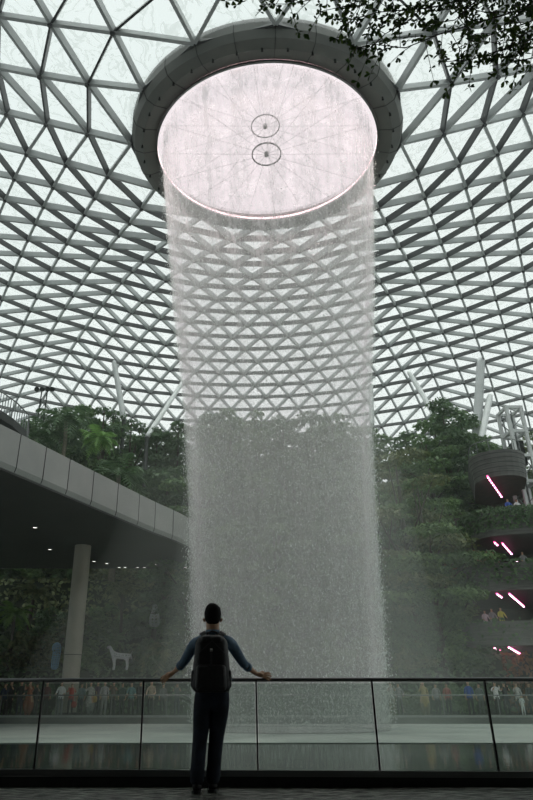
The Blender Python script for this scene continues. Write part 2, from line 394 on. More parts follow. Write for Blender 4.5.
# the body of falling spray: a thick-walled tube of fine drops (scattering volume)
def vol(name, dens, col=(.86, .98, .90), an=.2):
    m = bpy.data.materials.new(name); n, l = nodes_of(m); out = n['Material Output']; n.remove(n['Principled BSDF'])
    v = n.new('ShaderNodeVolumeScatter'); v.inputs['Color'].default_value = (*col, 1); v.inputs['Density'].default_value = dens; v.inputs['Anisotropy'].default_value = an
    l.new(v.outputs[0], out.inputs['Volume']); return m
q = MB(); prof = [(WR(z)+.1-.002*z, z+.3) for z in zs]+[(WR(z)-.50+.006*z, z+.3) for z in reversed(zs)]
q.lathe(prof, 48, closed=True); q.build('spray', vol('dense_spray', .27), fall, smooth=True)
# drops, one object of stuff
rnd = np.random.default_rng(5); q = MB(); vs = []; fs = []
ND = 75000
zz = rnd.random(ND)**1.15*33.5; aa = rnd.random(ND)*2*PI
for i in range(ND):
    z = zz[i]; R = WR(z)+rnd.normal()*(.10+.07*(1-z/34)); a = aa[i]; s = .009+.016*rnd.random()**2; h = s*(1.2+1.3*rnd.random())
    x, y = R*math.cos(a), R*math.sin(a); k = len(vs)
    vs += [(x, y, z+h+.3), (x+s, y, z+.3), (x-s*.5, y+s*.87, z+.3), (x-s*.5, y-s*.87, z+.3), (x, y, z-h+.3)]
    fs += [(k, k+1, k+2), (k, k+2, k+3), (k, k+3, k+1), (k+4, k+2, k+1), (k+4, k+3, k+2), (k+4, k+1, k+3)]
q.v, q.f, q.mi = vs, fs, [0]*len(fs)
dm = mat('water_drop', (.86, .95, .89), .3); q.build('droplets', dm, fall, kind='stuff')
# drifting mist around the foot of the fall and in the whole hall
q = MB(); q.lathe([(.01, -.25), (12, -.25), (11, 3), (8.5, 7), (7, 12), (.01, 14)], 40, c=(AX, AY))
q.build('mist', vol('pool_mist', .008, an=0.0), kind='stuff', label='pale mist drifting around the foot of the waterfall', cat='mist', smooth=True)
q = MB(); q.lathe([(.01, -.2), (6.8, -.2), (6.2, 4), (5.6, 9), (5.2, 13), (.01, 15)], 40, c=(AX+.6, AY))
q.build('mist', vol('fall_mist', .022, an=0.0), kind='stuff', label='thicker mist hugging the lower half of the waterfall', cat='mist', smooth=True)
q = MB(); q.box((4, 35, 13), (64, 44, 26.4))
q.build('haze', vol('hall_haze', .0012, an=0.0), kind='stuff', label='thin humid haze filling the hall', cat='haze')
ringpart('added_pink_light_lens', [(.01, 36.9), (3, 36.8), (5, 36.4), (7.3, 35.2)], M['funnel'], closed=False, smooth=True)  # added cover under the open sky, there to turn the light pink

# ================================================================== BALCONIES, HILLSIDE
def offset_band(q, line, thick, z0, z1, slant=0):     # a band of given depth along a plan polyline; slant moves the top edge outwards
    pass
E = [(-14.5, 16.0), (-12.2, 21.0), (-9.7, 26.0), (-7.35, 31.0), (-4.55, 37.0), (-2.7, 40.6), (-2.0, 43), (-2.6, 46), (-4.5, 49)]
ZS, ZT = 9.9, 11.85
balc = empty('balcony', (-9.7, 30, 0), 'long curved upper walkway with pale panelled edge sweeping in from the left', 'balcony')
def fine(line, n=6):
    pts = [Vector((*p, 0)) for p in line]; out = []
    for i in range(len(pts)-1):
        p0, p1, p2, p3 = pts[max(i-1, 0)], pts[i], pts[i+1], pts[min(i+2, len(pts)-1)]
        for k in range(n):
            t = k/n; out.append(.5*((2*p1)+(p2-p0)*t+(2*p0-5*p1+4*p2-p3)*t*t+(-p0+3*p1-3*p2+p3)*t**3))
    return out+[pts[-1]]
EF = fine(E); OX, OY = -9.7, 30
def strip(q, line, prof, close=False):                # sweep profile [(out, z)] along a plan line; out is to the right of travel
    vs = []; m = len(prof)
    for i, p in enumerate(line):
        t = (line[min(i+1, len(line)-1)]-line[max(i-1, 0)]).normalized(); o = Vector((t.y, -t.x, 0))
        for d, z in prof: vs.append(p+o*d+Vector((0, 0, z)))
    fs = [(i*m+k, (i+1)*m+k, (i+1)*m+(k+1) % m, i*m+(k+1) % m) for i in range(len(line)-1) for k in range(m if close else m-1)]
    fs += [tuple(range(m)), tuple((len(line)-1)*m+k for k in reversed(range(m)))] if close else []
    q.add(vs, fs)
EL = [p-Vector((OX, OY, 0)) for p in EF]
q = MB(); strip(q, EL, [(-.3, ZS+.3), (-.12, ZS+.04), (.02, ZS+.12), (.10, ZS+.35), (.10, ZT), (-.1, ZT), (-.3, ZT-.1)], True)
q.cur = 1; acc = 0
for i in range(1, len(EL)):
    acc += (EL[i]-EL[i-1]).length
    if acc > 1.75:
        acc = 0; t = (EL[i]-EL[i-1]).normalized(); o = Vector((t.y, -t.x, 0))
        q.beam(EL[i]+o*.108+Vector((0, 0, ZS+.35)), EL[i]+o*.108+Vector((0, 0, ZT)), o, .035, .02, .008)
        q.beam(EL[i]+o*.03+Vector((0, 0, ZS+.12)), EL[i]+o*.108+Vector((0, 0, ZS+.35)), o, .035, .02, .008)
q.build('edge_cladding', [M['fascia'], M['seam']], balc)
poly = [(p.x, p.y) for p in EL]+[(-40-OX, 49-OY), (-40-OX, 16-OY)]
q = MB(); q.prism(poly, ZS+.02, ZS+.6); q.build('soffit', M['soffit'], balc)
# downlights let into the soffit
dl = None
for px, py in ((35, 527), (50, 549), (94, 561), (107, 563), (120, 568), (128, 571), (142, 574), (155, 564), (165, 569), (174, 573), (163, 579), (176, 583), (152, 580), (166, 588), (188, 576)):
    p = PZ(px, py, ZS)
    if p.y > 48.5: p.y = 48.3
    if dl is None:
        dl = empty('downlight', p, 'small round downlight in the dark soffit of the left walkway', 'downlight', 'downlights in the walkway soffit')
        q = MB(); q.tube([(0, 0, -.03), (0, 0, .02)], .13, 12); q.build('lens', M['down'], dl)
        q = MB(); q.lathe([(.13, -.05), (.18, -.05), (.18, .02), (.13, .02)], 12, closed=True); q.build('trim_ring', M['dark'], dl)
        o = dl
    else: o = copy_tree(dl)
    o.location = p
# column under it
p = P(70.5, 680, 41.2)
colm = empty('column', (p.x, p.y, 0), 'thick cream round column holding up the left walkway', 'column')
q = MB(); q.lathe([(.52, 0), (.52, 3.3)], 28); q.lathe([(.52, 3.34), (.52, ZS+.02)], 28); q.build('shaft', M['column'], colm, smooth=True)
q = MB(); q.lathe([(.51, 3.28), (.51, 3.36)], 28); q.build('joint', M['seam'], colm)
q = MB(); q.lathe([(.6, 0), (.6, .18), (.52, .2)], 28); q.build('base_ring', M['dark'], colm)
# upper terrace corner, far top left
up = empty('upper_terrace', P(0, 418, 36), 'dark underside corner of a higher terrace with slim railing, far left', 'terrace')
q = MB(); o0 = up.location.copy()
A_ = [P(-60, 372, 33)-o0, P(0, 402, 34.5)-o0, P(14, 419, 36)-o0, P(26, 436, 38)-o0, P(27, 447, 41)-o0]
A_ = [Vector((a.x, a.y, 0)) for a in A_]
zt = P(14, 419, 36).z-o0.z
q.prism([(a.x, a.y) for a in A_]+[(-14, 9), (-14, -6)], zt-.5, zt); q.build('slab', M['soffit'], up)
q = MB()
for i in range(len(A_)-1):
    for k in range(6):
        a = A_[i].lerp(A_[i+1], k/6); q.tube([a+Vector((0, 0, zt)), a+Vector((0, 0, zt+1.15))], .03, 5)
q.tube([a+Vector((0, 0, zt+1.15)) for a in A_], .04, 6); q.build('railing', M['chrome'], up)
# hillside in planted steps
def front(x, k):
    base_ = float(np.interp(x, [-60, -6, 0, 6, 15, 60], [49.5, 49.5, 47, 45.5, 45, 46]))
    return base_+5.0*k
for k, (z0, z1) in enumerate(((0, 5), (0, 10), (0, 15))):
    xs = [-42, -30, -6, -3, 0, 3, 6, 10, 15, 30, 60]
    q = MB(); xe = 38 if k == 2 else 18.5; xs = [x for x in xs if x < xe]+[xe]; q.prism([(x, front(x, k)) for x in xs]+[(xe, front(xe, k)+(10 if k == 2 else 6)), (-42, front(-42, k)+(10 if k == 2 else 6))], -.5, z1)
    q.build('hillside', M['soil'], kind='structure')
q = MB(); q.prism([(-50, 43.6), (-1, 43.6), (15.5, 42.8), (15.5, 47), (-50, 50.2)], -.5, 2.5); q.build('hillside', M['soil'], kind='structure')

# ================================================================== PLANTS
def crown(seed, R=3.0, z0=3.2, z1=10, ncl=16, nl=3600, size=.34, flat_=.34, shape=1.0):
    r = np.random.default_rng(seed); vs = []; fs = []
    cl = []
    for i in range(ncl):
        t = (i+.5)/ncl; z = z0+(z1-z0)*t
        rad = R*math.sin(PI*min(1, (t*.86+.12)))**.7*shape
        a = i*2.4+r.random()*.8; d = rad*(.35+.5*r.random())
        cr_ = (.42+.25*r.random())*R*(1.05-.5*t); cl.append((d*math.cos(a), d*math.sin(a), z, cr_, cr_*flat_*(1+.4*r.random())))
    wts = np.array([c[3]**2 for c in cl]); wts /= wts.sum(); which = r.choice(ncl, nl, p=wts)
    for i in which:
        cx, cy, cz, cr_, ch = cl[i]; v = r.normal(size=3); v /= np.linalg.norm(v); f = (.55+.5*r.random())
        p = Vector((cx+v[0]*cr_*f, cy+v[1]*cr_*f, cz+abs(v[2])*ch*f*(1 if r.random() > .25 else -.6)))
        n = Vector((v[0]*.5+r.normal()*.4, v[1]*.5+r.normal()*.4, .8+r.normal()*.4)).normalized()
        u = n.orthogonal().normalized(); u.rotate(Quaternion(n, r.random()*6.28)); w_ = n.cross(u); s = size*(.6+.8*r.random())
        k = len(vs); vs += [p-u*s*.55, p+w_*s*.28+n*s*.05, p+u*s*.55-n*s*.12, p-w_*s*.28+n*s*.05]; fs.append((k, k+1, k+2, k+3))
    return vs, fs, cl
def tree_proto(name, seed, leaf, bark='bark', **kw):
    vs, fs, cl = crown(seed, **kw); q = MB(); q.add(vs, fs); fol = q.mesh(name+'_foliage', M[leaf])
    q = MB(); top = max(c[2] for c in cl)
    q.tube([(0, 0, -.6), (.08, .03, 2.2), (-.05, .08, 4.5), (.05, 0, top*.75), (0, 0, top)], [.24, .19, .15, .09, .03], 8)
    for c in cl[:11]:
        zb = max(1.8, c[2]*.62); q.tube([(0, 0, zb), (c[0]*.5, c[1]*.5, (zb+c[2])/2+.1), (c[0], c[1], c[2])], [.08, .055, .02], 5)
    return fol, q.mesh(name+'_trunk', M[bark], True)
TP = {
 'broad': tree_proto('broad', 1, 'leafA'), 'broad2': tree_proto('broad2', 2, 'leafB', R=3.3, ncl=13, flat_=.28),
 'tier': tree_proto('tier', 3, 'leafC', R=3.4, ncl=12, flat_=.16, size=.3), 'tier2': tree_proto('tier2', 4, 'leafB', R=3.6, ncl=11, flat_=.15, size=.3),
 'full': tree_proto('full', 21, 'leafA', z0=.9, ncl=20, nl=5600, flat_=.42), 'full2': tree_proto('full2', 22, 'leafB', z0=.8, R=2.7, ncl=20, nl=5200, flat_=.38),
 'tall': tree_proto('tall', 5, 'leafA', R=2.2, z0=2.5, ncl=15, flat_=.45), 'tall2': tree_proto('tall2', 6, 'leafB', R=2.0, z0=3.5, ncl=12, flat_=.4, nl=2600),
 'airy': tree_proto('airy', 7, 'leafA', R=2.6, z0=5, ncl=9, flat_=.3, nl=1700, size=.3)}
def tree(kind, loc, h, label, rz=0, wide=1.0, name='forest_tree', group=None):
    t = empty(name, loc, uniq(label, 0), 'tree', group, rz); s = h/10.2; t.scale = (s*wide, s*wide, s)
    fol, tr = TP[kind]; link('foliage', fol, t); link('trunk', tr, t); return t
def frond_mb(q, base, az, Ln, droop, rise, leaf=.5, n=12, wid=.05):
    d = Vector((math.cos(az), math.sin(az), 0)); sd = Vector((-d.y, d.x, 0)); pts = []
    for i in range(n+1):
        t = i/n; pts.append(base+d*(Ln*t*(1-.25*t*t))+Vector((0, 0, rise*t-droop*t*t)))
    for i in range(1, n+1):
        t = i/n; l = leaf*math.sin(PI*min(1, t*.9+.12))+.05; dirv = (pts[i]-pts[i-1]).normalized()
        for sg in (-1, 1):
            a = pts[i]; tip = a+sd*sg*l*.9+dirv*l*.45-Vector((0, 0, l*.35)); wv = dirv*wid*(1+leaf)
            q.add([a-wv, a+wv, tip], [(0, 1, 2)] if sg > 0 else [(2, 1, 0)])
    q.tube(pts, [.02]*(n)+[.005], 4)
def palm_proto(name, hh, nf, Ln, leafm, seed, leaf=.5, trunk=True, up=.9):
    r = random.Random(seed); q = MB()
    for i in range(nf):
        t = i/nf; frond_mb(q, Vector((0, 0, hh)), i*2.4, Ln*(.8+.3*r.random()), Ln*(.9-.3*t), Ln*up*(.2+.9*t), leaf)
    fol = q.mesh(name+'_fronds', M[leafm]); tr = None
    if trunk:
        q = MB(); q.tube([(0, 0, -.5), (.1, 0, hh*.4), (.05, .05, hh*.8), (0, 0, hh+.05)], [.2, .14, .12, .13], 8); tr = q.mesh(name+'_trunk', M['palebark'], True)
    return fol, tr
TP['palm'] = palm_proto('palm', 7.5, 18, 2.6, 'leafA', 1, .8); TP['palm2'] = palm_proto('palm2', 5.5, 16, 2.4, 'leafA', 2, .7)
TP['fern'] = palm_proto('fern', .5, 20, 1.6, 'leafB', 3, .4, False, 1.2); TP['fernD'] = palm_proto('fern_bright', .5, 18, 1.7, 'leafD', 4, .5, False, 1.0)
TP['fernO'] = palm_proto('fern_olive', .9, 14, 2.2, 'leafC', 5, .55, False, .8)
def palm(kind, loc, s, label, name='palm_tree', cat='palm', rz=0, group=None):
    t = empty(name, loc, label, cat, group, rz); t.scale = (s, s, s); fol, tr = TP[kind]; link('fronds', fol, t)
    if tr: link('trunk', tr, t)
    return t
def bush_proto(name, seed, leaf, nl=1100):
    vs, fs, cl = crown(seed, R=1.3, z0=.2, z1=1.6, ncl=7, nl=nl, size=.26, flat_=.6); q = MB(); q.add(vs, fs); return q.mesh(name, M[leaf])
BP = [bush_proto('bush_mesh', 11, 'leafA'), bush_proto('bush_mesh_b', 12, 'leafB'), bush_proto('bush_mesh_c', 13, 'leafC')]
def project(v):
    d = Vector(v)-EYE; z = d.y*math.cos(TH)+d.z*math.sin(TH); u = -d.y*math.sin(TH)+d.z*math.cos(TH)
    return PX+F*d.x/z, 400-F*u/z
SIL = ([-60, 0, 20, 60, 100, 130, 150, 170, 190, 230, 280, 330, 372, 388, 402, 408, 420, 432, 442, 470, 482, 500, 533, 600],
       [425, 432, 420, 404, 404, 418, 428, 420, 415, 410, 414, 408, 425, 462, 470, 415, 425, 430, 400, 395, 432, 445, 436, 425])
def where(px):
    if px < -5: return 'beyond the left edge'
    if px < 60: return 'above the near walkway'
    if px < 125: return 'above the middle walkway'
    if px < 188: return 'above the far walkway'
    if px < 235: return 'behind the left of the waterfall'
    if px < 300: return 'behind the middle of the waterfall'
    if px < 360: return 'behind the right of the waterfall'
    if px < 410: return 'just right of the waterfall'
    if px < 450: return 'between waterfall and stone pod'
    if px < 485: return 'beside the stone pod'
    return 'behind the lift tower'
rr = random.Random(9); KN = {'full': 'thickly leaved dark tree', 'full2': 'thickly leaved mid-green tree', 'broad': 'dense dark round-crowned tree', 'broad2': 'green spreading tree', 'tier': 'olive tiered tree', 'tier2': 'wide flat-tiered green tree', 'tall': 'slim tall dark tree', 'tall2': 'narrow green tree', 'airy': 'open-crowned thin tree'}
ROW = ['lowest', 'second', 'third', 'top']
for k in range(4):
    x = -26.0+k*.9
    if k < 3: x = -22+k*.9
    nn = 0
    while x < 31:
        y = front(x, k-1)+1.6+rr.random()*1.6 if k else 45.2+rr.random()*.8
        z = (2.5, 5, 10, 15)[k]; px = project((x, y, z+5))[0]
        if (k == 0 and (px < 172 or x > 13.2)) or (k == 1 and x > 14.5) or (k == 1 and px < 150) or (k == 2 and x > 19):
            x += 3.3; continue
        kind = rr.choice((['broad', 'full', 'tall', 'full2', 'airy'] if k == 3 else ['broad', 'broad2', 'full', 'full2', 'tall']) if px < 370 else ['tier', 'tier2', 'full2', 'full'])
        h = 8.2+2.6*rr.random()
        py = float(np.interp(px, *SIL)); topz = P(px, py+3*rr.random(), y).z
        if k == 3: h = topz-z
        h = min(h, topz-z-.5*(3-k)); 
        if h > 3: tree(kind, (x, y, z), h, f'{KN[kind]} in the {ROW[k]} row, {where(px)}', rr.random()*6, wide=rr.uniform(.95, 1.2) if h < 11 else .9)
        x += (2.3 if k == 3 else 2.6)+rr.random()*.7
x = -27.0                                        # a thick back row closes the view under the crowns
while x < 32:
    y = front(x, 2)+6.5+rr.random()*1.5; px = project((x, y, 22))[0]; topz = P(px, float(np.interp(px, *SIL))+rr.uniform(8, 20), y).z
    if not 376 < px < 402: kind = rr.choice(['full', 'full2']); tree(kind, (x, y, 15), topz-15, f'{KN[kind]} in the rearmost row, {where(px)}', rr.random()*6, wide=.95)
    x += 2.7+rr.random()*.6
for px, Y, z, h, kind, lab in ((390, 44.6, 2.5, 12.5, 'tier2', 'big flat-tiered tree nearest the right edge of the waterfall'), (413, 44.4, 2.5, 15.5, 'tier', 'tallest olive tiered tree in the right-hand forest'),
    (434, 44.2, 2.5, 13, 'tier2', 'big flat-tiered green tree left of the terraces'), (456, 45.2, 2.5, 10.5, 'full2', 'thickly leaved tree touching the left ends of the terraces'),
    (412, 43.9, 2.5, 7.5, 'full', 'low dark tree above the ochre dress'), (437, 43.6, 2.5, 8, 'broad', 'low round-crowned tree above the far rail, left of the rusty roots'), (384, 44.5, 2.5, 9.5, 'full', 'dark tree half veiled by the right edge of the water')):
    p = P(px, 640, Y); tree(kind, (p.x+.3, Y, z), h, lab, px*.3, wide=.82)
# fill bushes on the steps
for k in range(4):
    x = -23.0
    while x < 17:
        y = (front(x, k-1)+.5 if k else (43.9 if x < -1 else 43.5)); z = (2.5, 5, 10, 15)[k]
        px = project((x, y, z))[0]
        if -20 < px < 500 and not (k == 0 and (102 < px < 142 or 42 < px < 68)):
            o = link('bush', rr.choice(BP), label=f'leafy bush on the {ROW[k]} step, {where(px)}' if k or px > 190 else 'dark bush on the planted bed behind the left crowd', cat='bush', group='bushes along the planted steps')
            o.location = (x, y+rr.random()*.4, z-.1); o.rotation_euler.z = rr.random()*6; o.scale = [rr.uniform(.9, 1.5)]*3
        x += 1.7+rr.random()*.8

# creepers and ground cover over the faces and tops of the steps, too dense to count
def leafcloud(q, n, fn, size, r):
    vs = []; fs = []
    for i in range(n):
        p, nn = fn(r); nn = (nn+Vector((r.gauss(0, .5), r.gauss(0, .5), r.gauss(0, .5)))).normalized()
        u = nn.orthogonal().normalized(); u.rotate(Quaternion(nn, r.random()*6.28)); w_ = nn.cross(u); s = size*(.6+.8*r.random()); k = len(vs)
        vs += [p-u*s*.5, p+w_*s*.3, p+u*s*.5, p-w_*s*.3]; fs.append((k, k+1, k+2, k+3))
    q.add(vs, fs)
for k, (n, leaf) in enumerate(((5200, 'leafA'), (5200, 'leafC'), (4200, 'leafB'))):
    def fn(r, k=k):
        x = r.uniform(-24, 19); y = front(x, k); zt = (5, 10, 15)[k]
        if r.random() < .6: return Vector((x, y-.08-.3*r.random(), zt-4.9*r.random()**1.3)), Vector((0, -1, .4))
        return Vector((x, y+5*r.random(), zt+.35*r.random()**2)), Vector((0, 0, 1))
    q = MB(); leafcloud(q, n, fn, .42, random.Random(40+k))
    q.build('creepers', M[leaf], kind='stuff', label=f'creepers covering the {ROW[k+1]} step of the planted hillside', cat='creeper')
def fn(r):
    x = r.uniform(-24, 15.5); yf = 43.6 if x < -1 else float(np.interp(x, [-1, 15.5], [43.6, 42.8]))
    if r.random() < .5: return Vector((x, yf-.25*r.random(), 2.5*r.random()+.1)), Vector((0, -1, .4))
    return Vector((x, yf+2.5*r.random(), 2.5+.3*r.random())), Vector((0, 0, 1))
q = MB(); leafcloud(q, 4200, fn, .34, random.Random(50))
q.build('creepers', M['leafA'], kind='stuff', label='low creepers over the planted bed behind the far crowd', cat='creeper')

# ================================================================== RIGHT-HAND TERRACES, POD, LIFT TOWER
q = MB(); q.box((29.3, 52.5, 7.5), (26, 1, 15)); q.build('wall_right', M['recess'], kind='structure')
TF = [(19.2, 47.5), (18.4, 45), (18.7, 43), (20.4, 42), (24, 41.5), (42, 41.5)]
def terrace(zf, zp, zb, label, seed, leaf, ncov, dx):
    t = empty('terrace', (17, 44, zf), label, 'terrace', None)
    ln = [p-Vector((17, 44, 0)) for p in fine([(x+dx*(x < 21), y) for x, y in TF], 5)]
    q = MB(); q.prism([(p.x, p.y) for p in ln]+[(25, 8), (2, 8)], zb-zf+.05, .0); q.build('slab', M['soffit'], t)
    q = MB(); strip(q, ln, [(-.02, zb-zf), (.22, zb-zf), (.25, zp-zf), (-.02, zp-zf)], True); q.build('parapet', M['stonewall'], t)
    q = MB(); lr = random.Random(seed)
    def fn(r):
        i = r.randrange(len(ln)-1); a, b_ = ln[i], ln[i+1]
        # longer pieces get more leaves
        while r.random() > (b_-a).length/4.0+.12: i = r.randrange(len(ln)-1); a, b_ = ln[i], ln[i+1]
        p = a.lerp(b_, r.random()); tt = (b_-a).normalized(); o = Vector((tt.y, -tt.x, 0))
        f = r.random()**1.6
        return p+o*(.25+.25*r.random())+Vector((0, 0, zp-zf+.15-(zp-zb)*f*.9)), o+Vector((0, 0, .4))
    leafcloud(q, ncov, fn, .26, lr); q.build('trailing_plants', M[leaf], t, kind='stuff')
    return t
t1 = terrace(11.75, 12.55, 10.85, 'highest planted terrace right, thick with trailing leaves, below the stone pod', 61, 'leafA', 3200, -.7)
t2 = terrace(8.1, 9.0, 7.25, 'middle planted terrace right with people at its edge', 62, 'leafA', 1400, -1.5)
t3 = terrace(4.55, 5.35, 3.9, 'lowest planted terrace right above the wall of rusty roots', 63, 'leafA', 500, -2.2)
def lightstrip(a, b_, n, label, group=None, r=.055, cont=False):
    t = empty('light_strip', a, label, 'light', group); d = b_-a
    q = MB(); q.beam((0, 0, .03), d+Vector((0, 0, .03)), (0, 0, 1), .1, .05, .06); q.build('housing', M['dark'], t)
    q = MB(); q.beam((0, 0, 0), d, (0, 0, 1), .10, .05); q.build('pink_diffuser', M['pink'], t)
    q = MB()
    for k in range(n): q.ball(d*((k+.5)/n)+Vector((0, 0, -.06)), r, 6, 5)
    q.build('bulbs', M['bulb'], t)
    return t
lightstrip(PZ(487, 475.5, 14.98), PZ(502, 497, 14.98), 9, 'pink row of bulbs under the stone pod')
lightstrip(PZ(502, 542.5, 10.72), PZ(512, 554, 10.72), 6, 'pink row of bulbs below the highest terrace')
lightstrip(PZ(494, 541.5, 10.72), PZ(498, 545, 10.72), 2, 'short pair of pink bulbs below the highest terrace')
lightstrip(PZ(509, 593, 7.1), PZ(524, 606, 7.1), 14, 'solid pink strip below the middle terrace')
lightstrip(PZ(496.5, 593, 7.1), PZ(502, 597, 7.1), 3, 'short pink strip below the middle terrace')
lightstrip(P(508, 646, 43.5), P(537, 663, 49.5), 22, 'longest pink strip below the lowest terrace')
lightstrip(P(493.5, 646.5, 43.5), P(500, 650, 46), 3, 'short pink strip below the lowest terrace')
lightstrip(P(516, 560, 46), P(519, 563, 47), 2, 'small warm pair of bulbs low inside the middle terrace')
def fn(r): return Vector((r.uniform(16.0, 31), 45.8-.5*r.random()+.02*r.random(), .15+3.6*r.random())), Vector((0, -1, .1))
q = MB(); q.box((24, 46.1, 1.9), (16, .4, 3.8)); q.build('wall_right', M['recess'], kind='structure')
q = MB(); leafcloud(q, 3600, fn, .26, random.Random(70)); q.build('hanging_roots', M['rust'], kind='stuff', label='wall of rust brown hanging roots under the lowest right terrace', cat='roots')
def fn2(r): return Vector((r.uniform(16.2, 20), 47.0-.4*r.random(), 8.2+2.6*r.random())), Vector((0, -1, .1))
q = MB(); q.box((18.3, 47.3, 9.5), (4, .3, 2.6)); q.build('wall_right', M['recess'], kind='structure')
q = MB(); leafcloud(q, 700, fn2, .26, random.Random(71)); q.build('hanging_roots', M['rust'], kind='stuff', label='rusty hanging plants behind the middle right terrace', cat='roots')
# stone pod
pd = empty('lookout_pod', (21.0, 46, 15.1), 'rounded lookout pod clad in grey slate on the right, pink bulbs underneath', 'lookout', rz=math.radians(-20))
def stad(r, hl, n=12): return [(r*math.cos(a), hl+r*math.sin(a)) for a in [PI*k/n for k in range(n+1)]]+[(r*math.cos(a), -hl+r*math.sin(a)) for a in [PI+PI*k/n for k in range(n+1)]]
q = MB(); o_ = stad(1.95, 2.3); i_ = stad(1.75, 2.3); n_ = len(o_); bt = stad(1.75, 2.2)
q.add([(x, y, 1.85) for x, y in o_]+[(x, y, 0) for x, y in bt]+[(x, y, 1.85) for x, y in i_]+[(x, y, .9) for x, y in i_],
      [(k, n_+k, n_+(k+1) % n_, (k+1) % n_) for k in range(n_)]+[(k, (k+1) % n_, 2*n_+(k+1) % n_, 2*n_+k) for k in range(n_)]+[(2*n_+k, 2*n_+(k+1) % n_, 3*n_+(k+1) % n_, 3*n_+k) for k in range(n_)])
q.build('cladding', M['stonewall'], pd)
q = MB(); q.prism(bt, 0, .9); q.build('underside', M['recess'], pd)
q = MB()
for k in range(1, 6):
    z = k*.33; f = z/1.85; c1 = stad(1.755+.2*f, 2.2+.1*f); 
    for a in range(n_): q.beam((*c1[a], z), (*c1[(a+1) % n_], z), (0, 0, 1), .03, .035)
q.build('cladding_joints', M['seam'], pd)
q = MB()
for k in range(0, n_, 2): q.tube([(*i_[k], 1.8), (*i_[k], 2.75)], .025, 5)
q.tube([(x, y, 2.75) for x, y in i_]+[(*i_[0], 2.75)], .03, 5); q.build('railing', M['chrome'], pd)
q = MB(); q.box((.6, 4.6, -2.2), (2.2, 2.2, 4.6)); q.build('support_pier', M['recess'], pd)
# lift tower
tw = empty('lift_tower', (22.65, 45.6, 11.8), 'white steel lattice lift tower at the right edge', 'tower')
TWH = P(505, 408, 46).z-11.8; wdt = 1.15
for i, (x, y) in enumerate(((0, 0), (wdt, 0), (wdt, 1.6), (0, 1.6))):
    q = MB(); q.box((x, y, TWH/2), (.24, .24, TWH)); q.build('post', M['white'], tw)
nb = 5
for k in range(nb+1):
    z = TWH*k/nb-.1 if k else .1
    q = MB(); q.box((wdt/2, 0, z), (wdt, .2, .22)); q.box((wdt/2, 1.6, z), (wdt, .2, .22)); q.box((0, .8, z), (.2, 1.6, .22)); q.box((wdt, .8, z), (.2, 1.6, .22)); q.build('ring_beam', M['white'], tw)
q = MB()
for k in range(nb*2):
    z0, z1 = TWH*k/(nb*2), TWH*(k+1)/(nb*2); xa, xb = (.1, wdt-.1) if k % 2 else (wdt-.1, .1)
    q.tube([(xa, 1.5, z0), (xb, 1.5, z1)], .05, 6); q.tube([(xa, .1, z1), (xb, 1.5, z0)], .035, 6)
q.tube([(.4, .9, 0), (.4, .9, TWH)], .06, 6); q.tube([(.75, .9, 0), (.75, .9, TWH)], .05, 6)
q.build('bracing', M['chrome'], tw)
q = MB(); q.box((.58, .85, 6.4), (.7, 1.0, 2.0)); q.box((.58, .3, 6.4), (.5, .06, 1.5)); q.build('lift_car', M['dark'], tw)

# ---- leaning columns that carry the dome
def dome_hit(px, py):
    d = ray(px, py); best = None
    for i in range(400, 1600):
        Y = i*.08; p = EYE+d*(Y/d.y); r = math.hypot(p.x-AX, p.y-AY)
        if r < 9: continue
        zz_ = np.interp(r, [q_.x for q_ in pr[:-14]], [q_.y for q_ in pr[:-14]])
        if Y > AY and p.z >= zz_-.4: return p
    return P(px, py, 90)
for (ax, ay, bx, by, yb, r, mt, lab) in (
    (114, 362, 124, 420, 62, .32, 'steel', 'dark grey column leaning left of the dome forest, above the pale walkway'),
    (184, 380, 147, 437, 60, .27, 'white', 'slim pale strut leaning right, just left of the waterfall'),
    (409, 372, 441, 426, 62, .3, 'white', 'pale strut leaning left between waterfall and stone pod'),
    (481, 360, 476, 450, 61, .50, 'steel', 'thick grey column standing behind the stone pod'),
    (490, 396, 478, 455, 58, .34, 'white', 'pale strut crossing in front of the thick grey column'),
    (371, 385, 372, 425, 60, .26, 'steel', 'thin grey post at the right edge of the waterfall')):
    a = dome_hit(ax, ay) if mt == 'steel' or bx < 460 else P(ax, ay, 66); b_ = P(bx, by, yb); d = (b_-a).normalized(); 
    t = empty('roof_column', b_, lab, 'column')
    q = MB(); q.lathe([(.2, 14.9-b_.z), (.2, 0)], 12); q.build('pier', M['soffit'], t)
    q = MB(); q.tube([(0, 0, 0), (a-b_)*.03, (a-b_)*.95, a-b_], [r*.85, r, r, r*.85], 14); q.build('shaft', M[mt], t, smooth=True)
# spotlight mast
b_ = P(40, 425, 57); a = P(44, 391, 57)
t = empty('spotlight_mast', (b_.x, b_.y, 15), 'thin dark mast with spotlights rising from trees at far left', 'mast'); hh = a.z-15
q = MB()
for x in (-.35, .35): q.tube([(x, 0, 0), (x*.8, 0, hh)], .07, 6)
for k in range(12): q.tube([(-.33, 0, hh*k/12), (.33, 0, hh*(k+1)/12)], .035, 5)
q.build('frame', M['dark'], t)
for x in (-.7, -.15, .4, .85):
    q = MB(); q.tube([(x, 0, hh+.2), (x+.05, -.5, hh-.05)], [.16, .26], 10); q.build('spotlight', M['dark'], t)
q = MB(); q.tube([(-.9, 0, hh+.1), (1, 0, hh+.1)], .05, 6); q.build('crossbar', M['dark'], t)

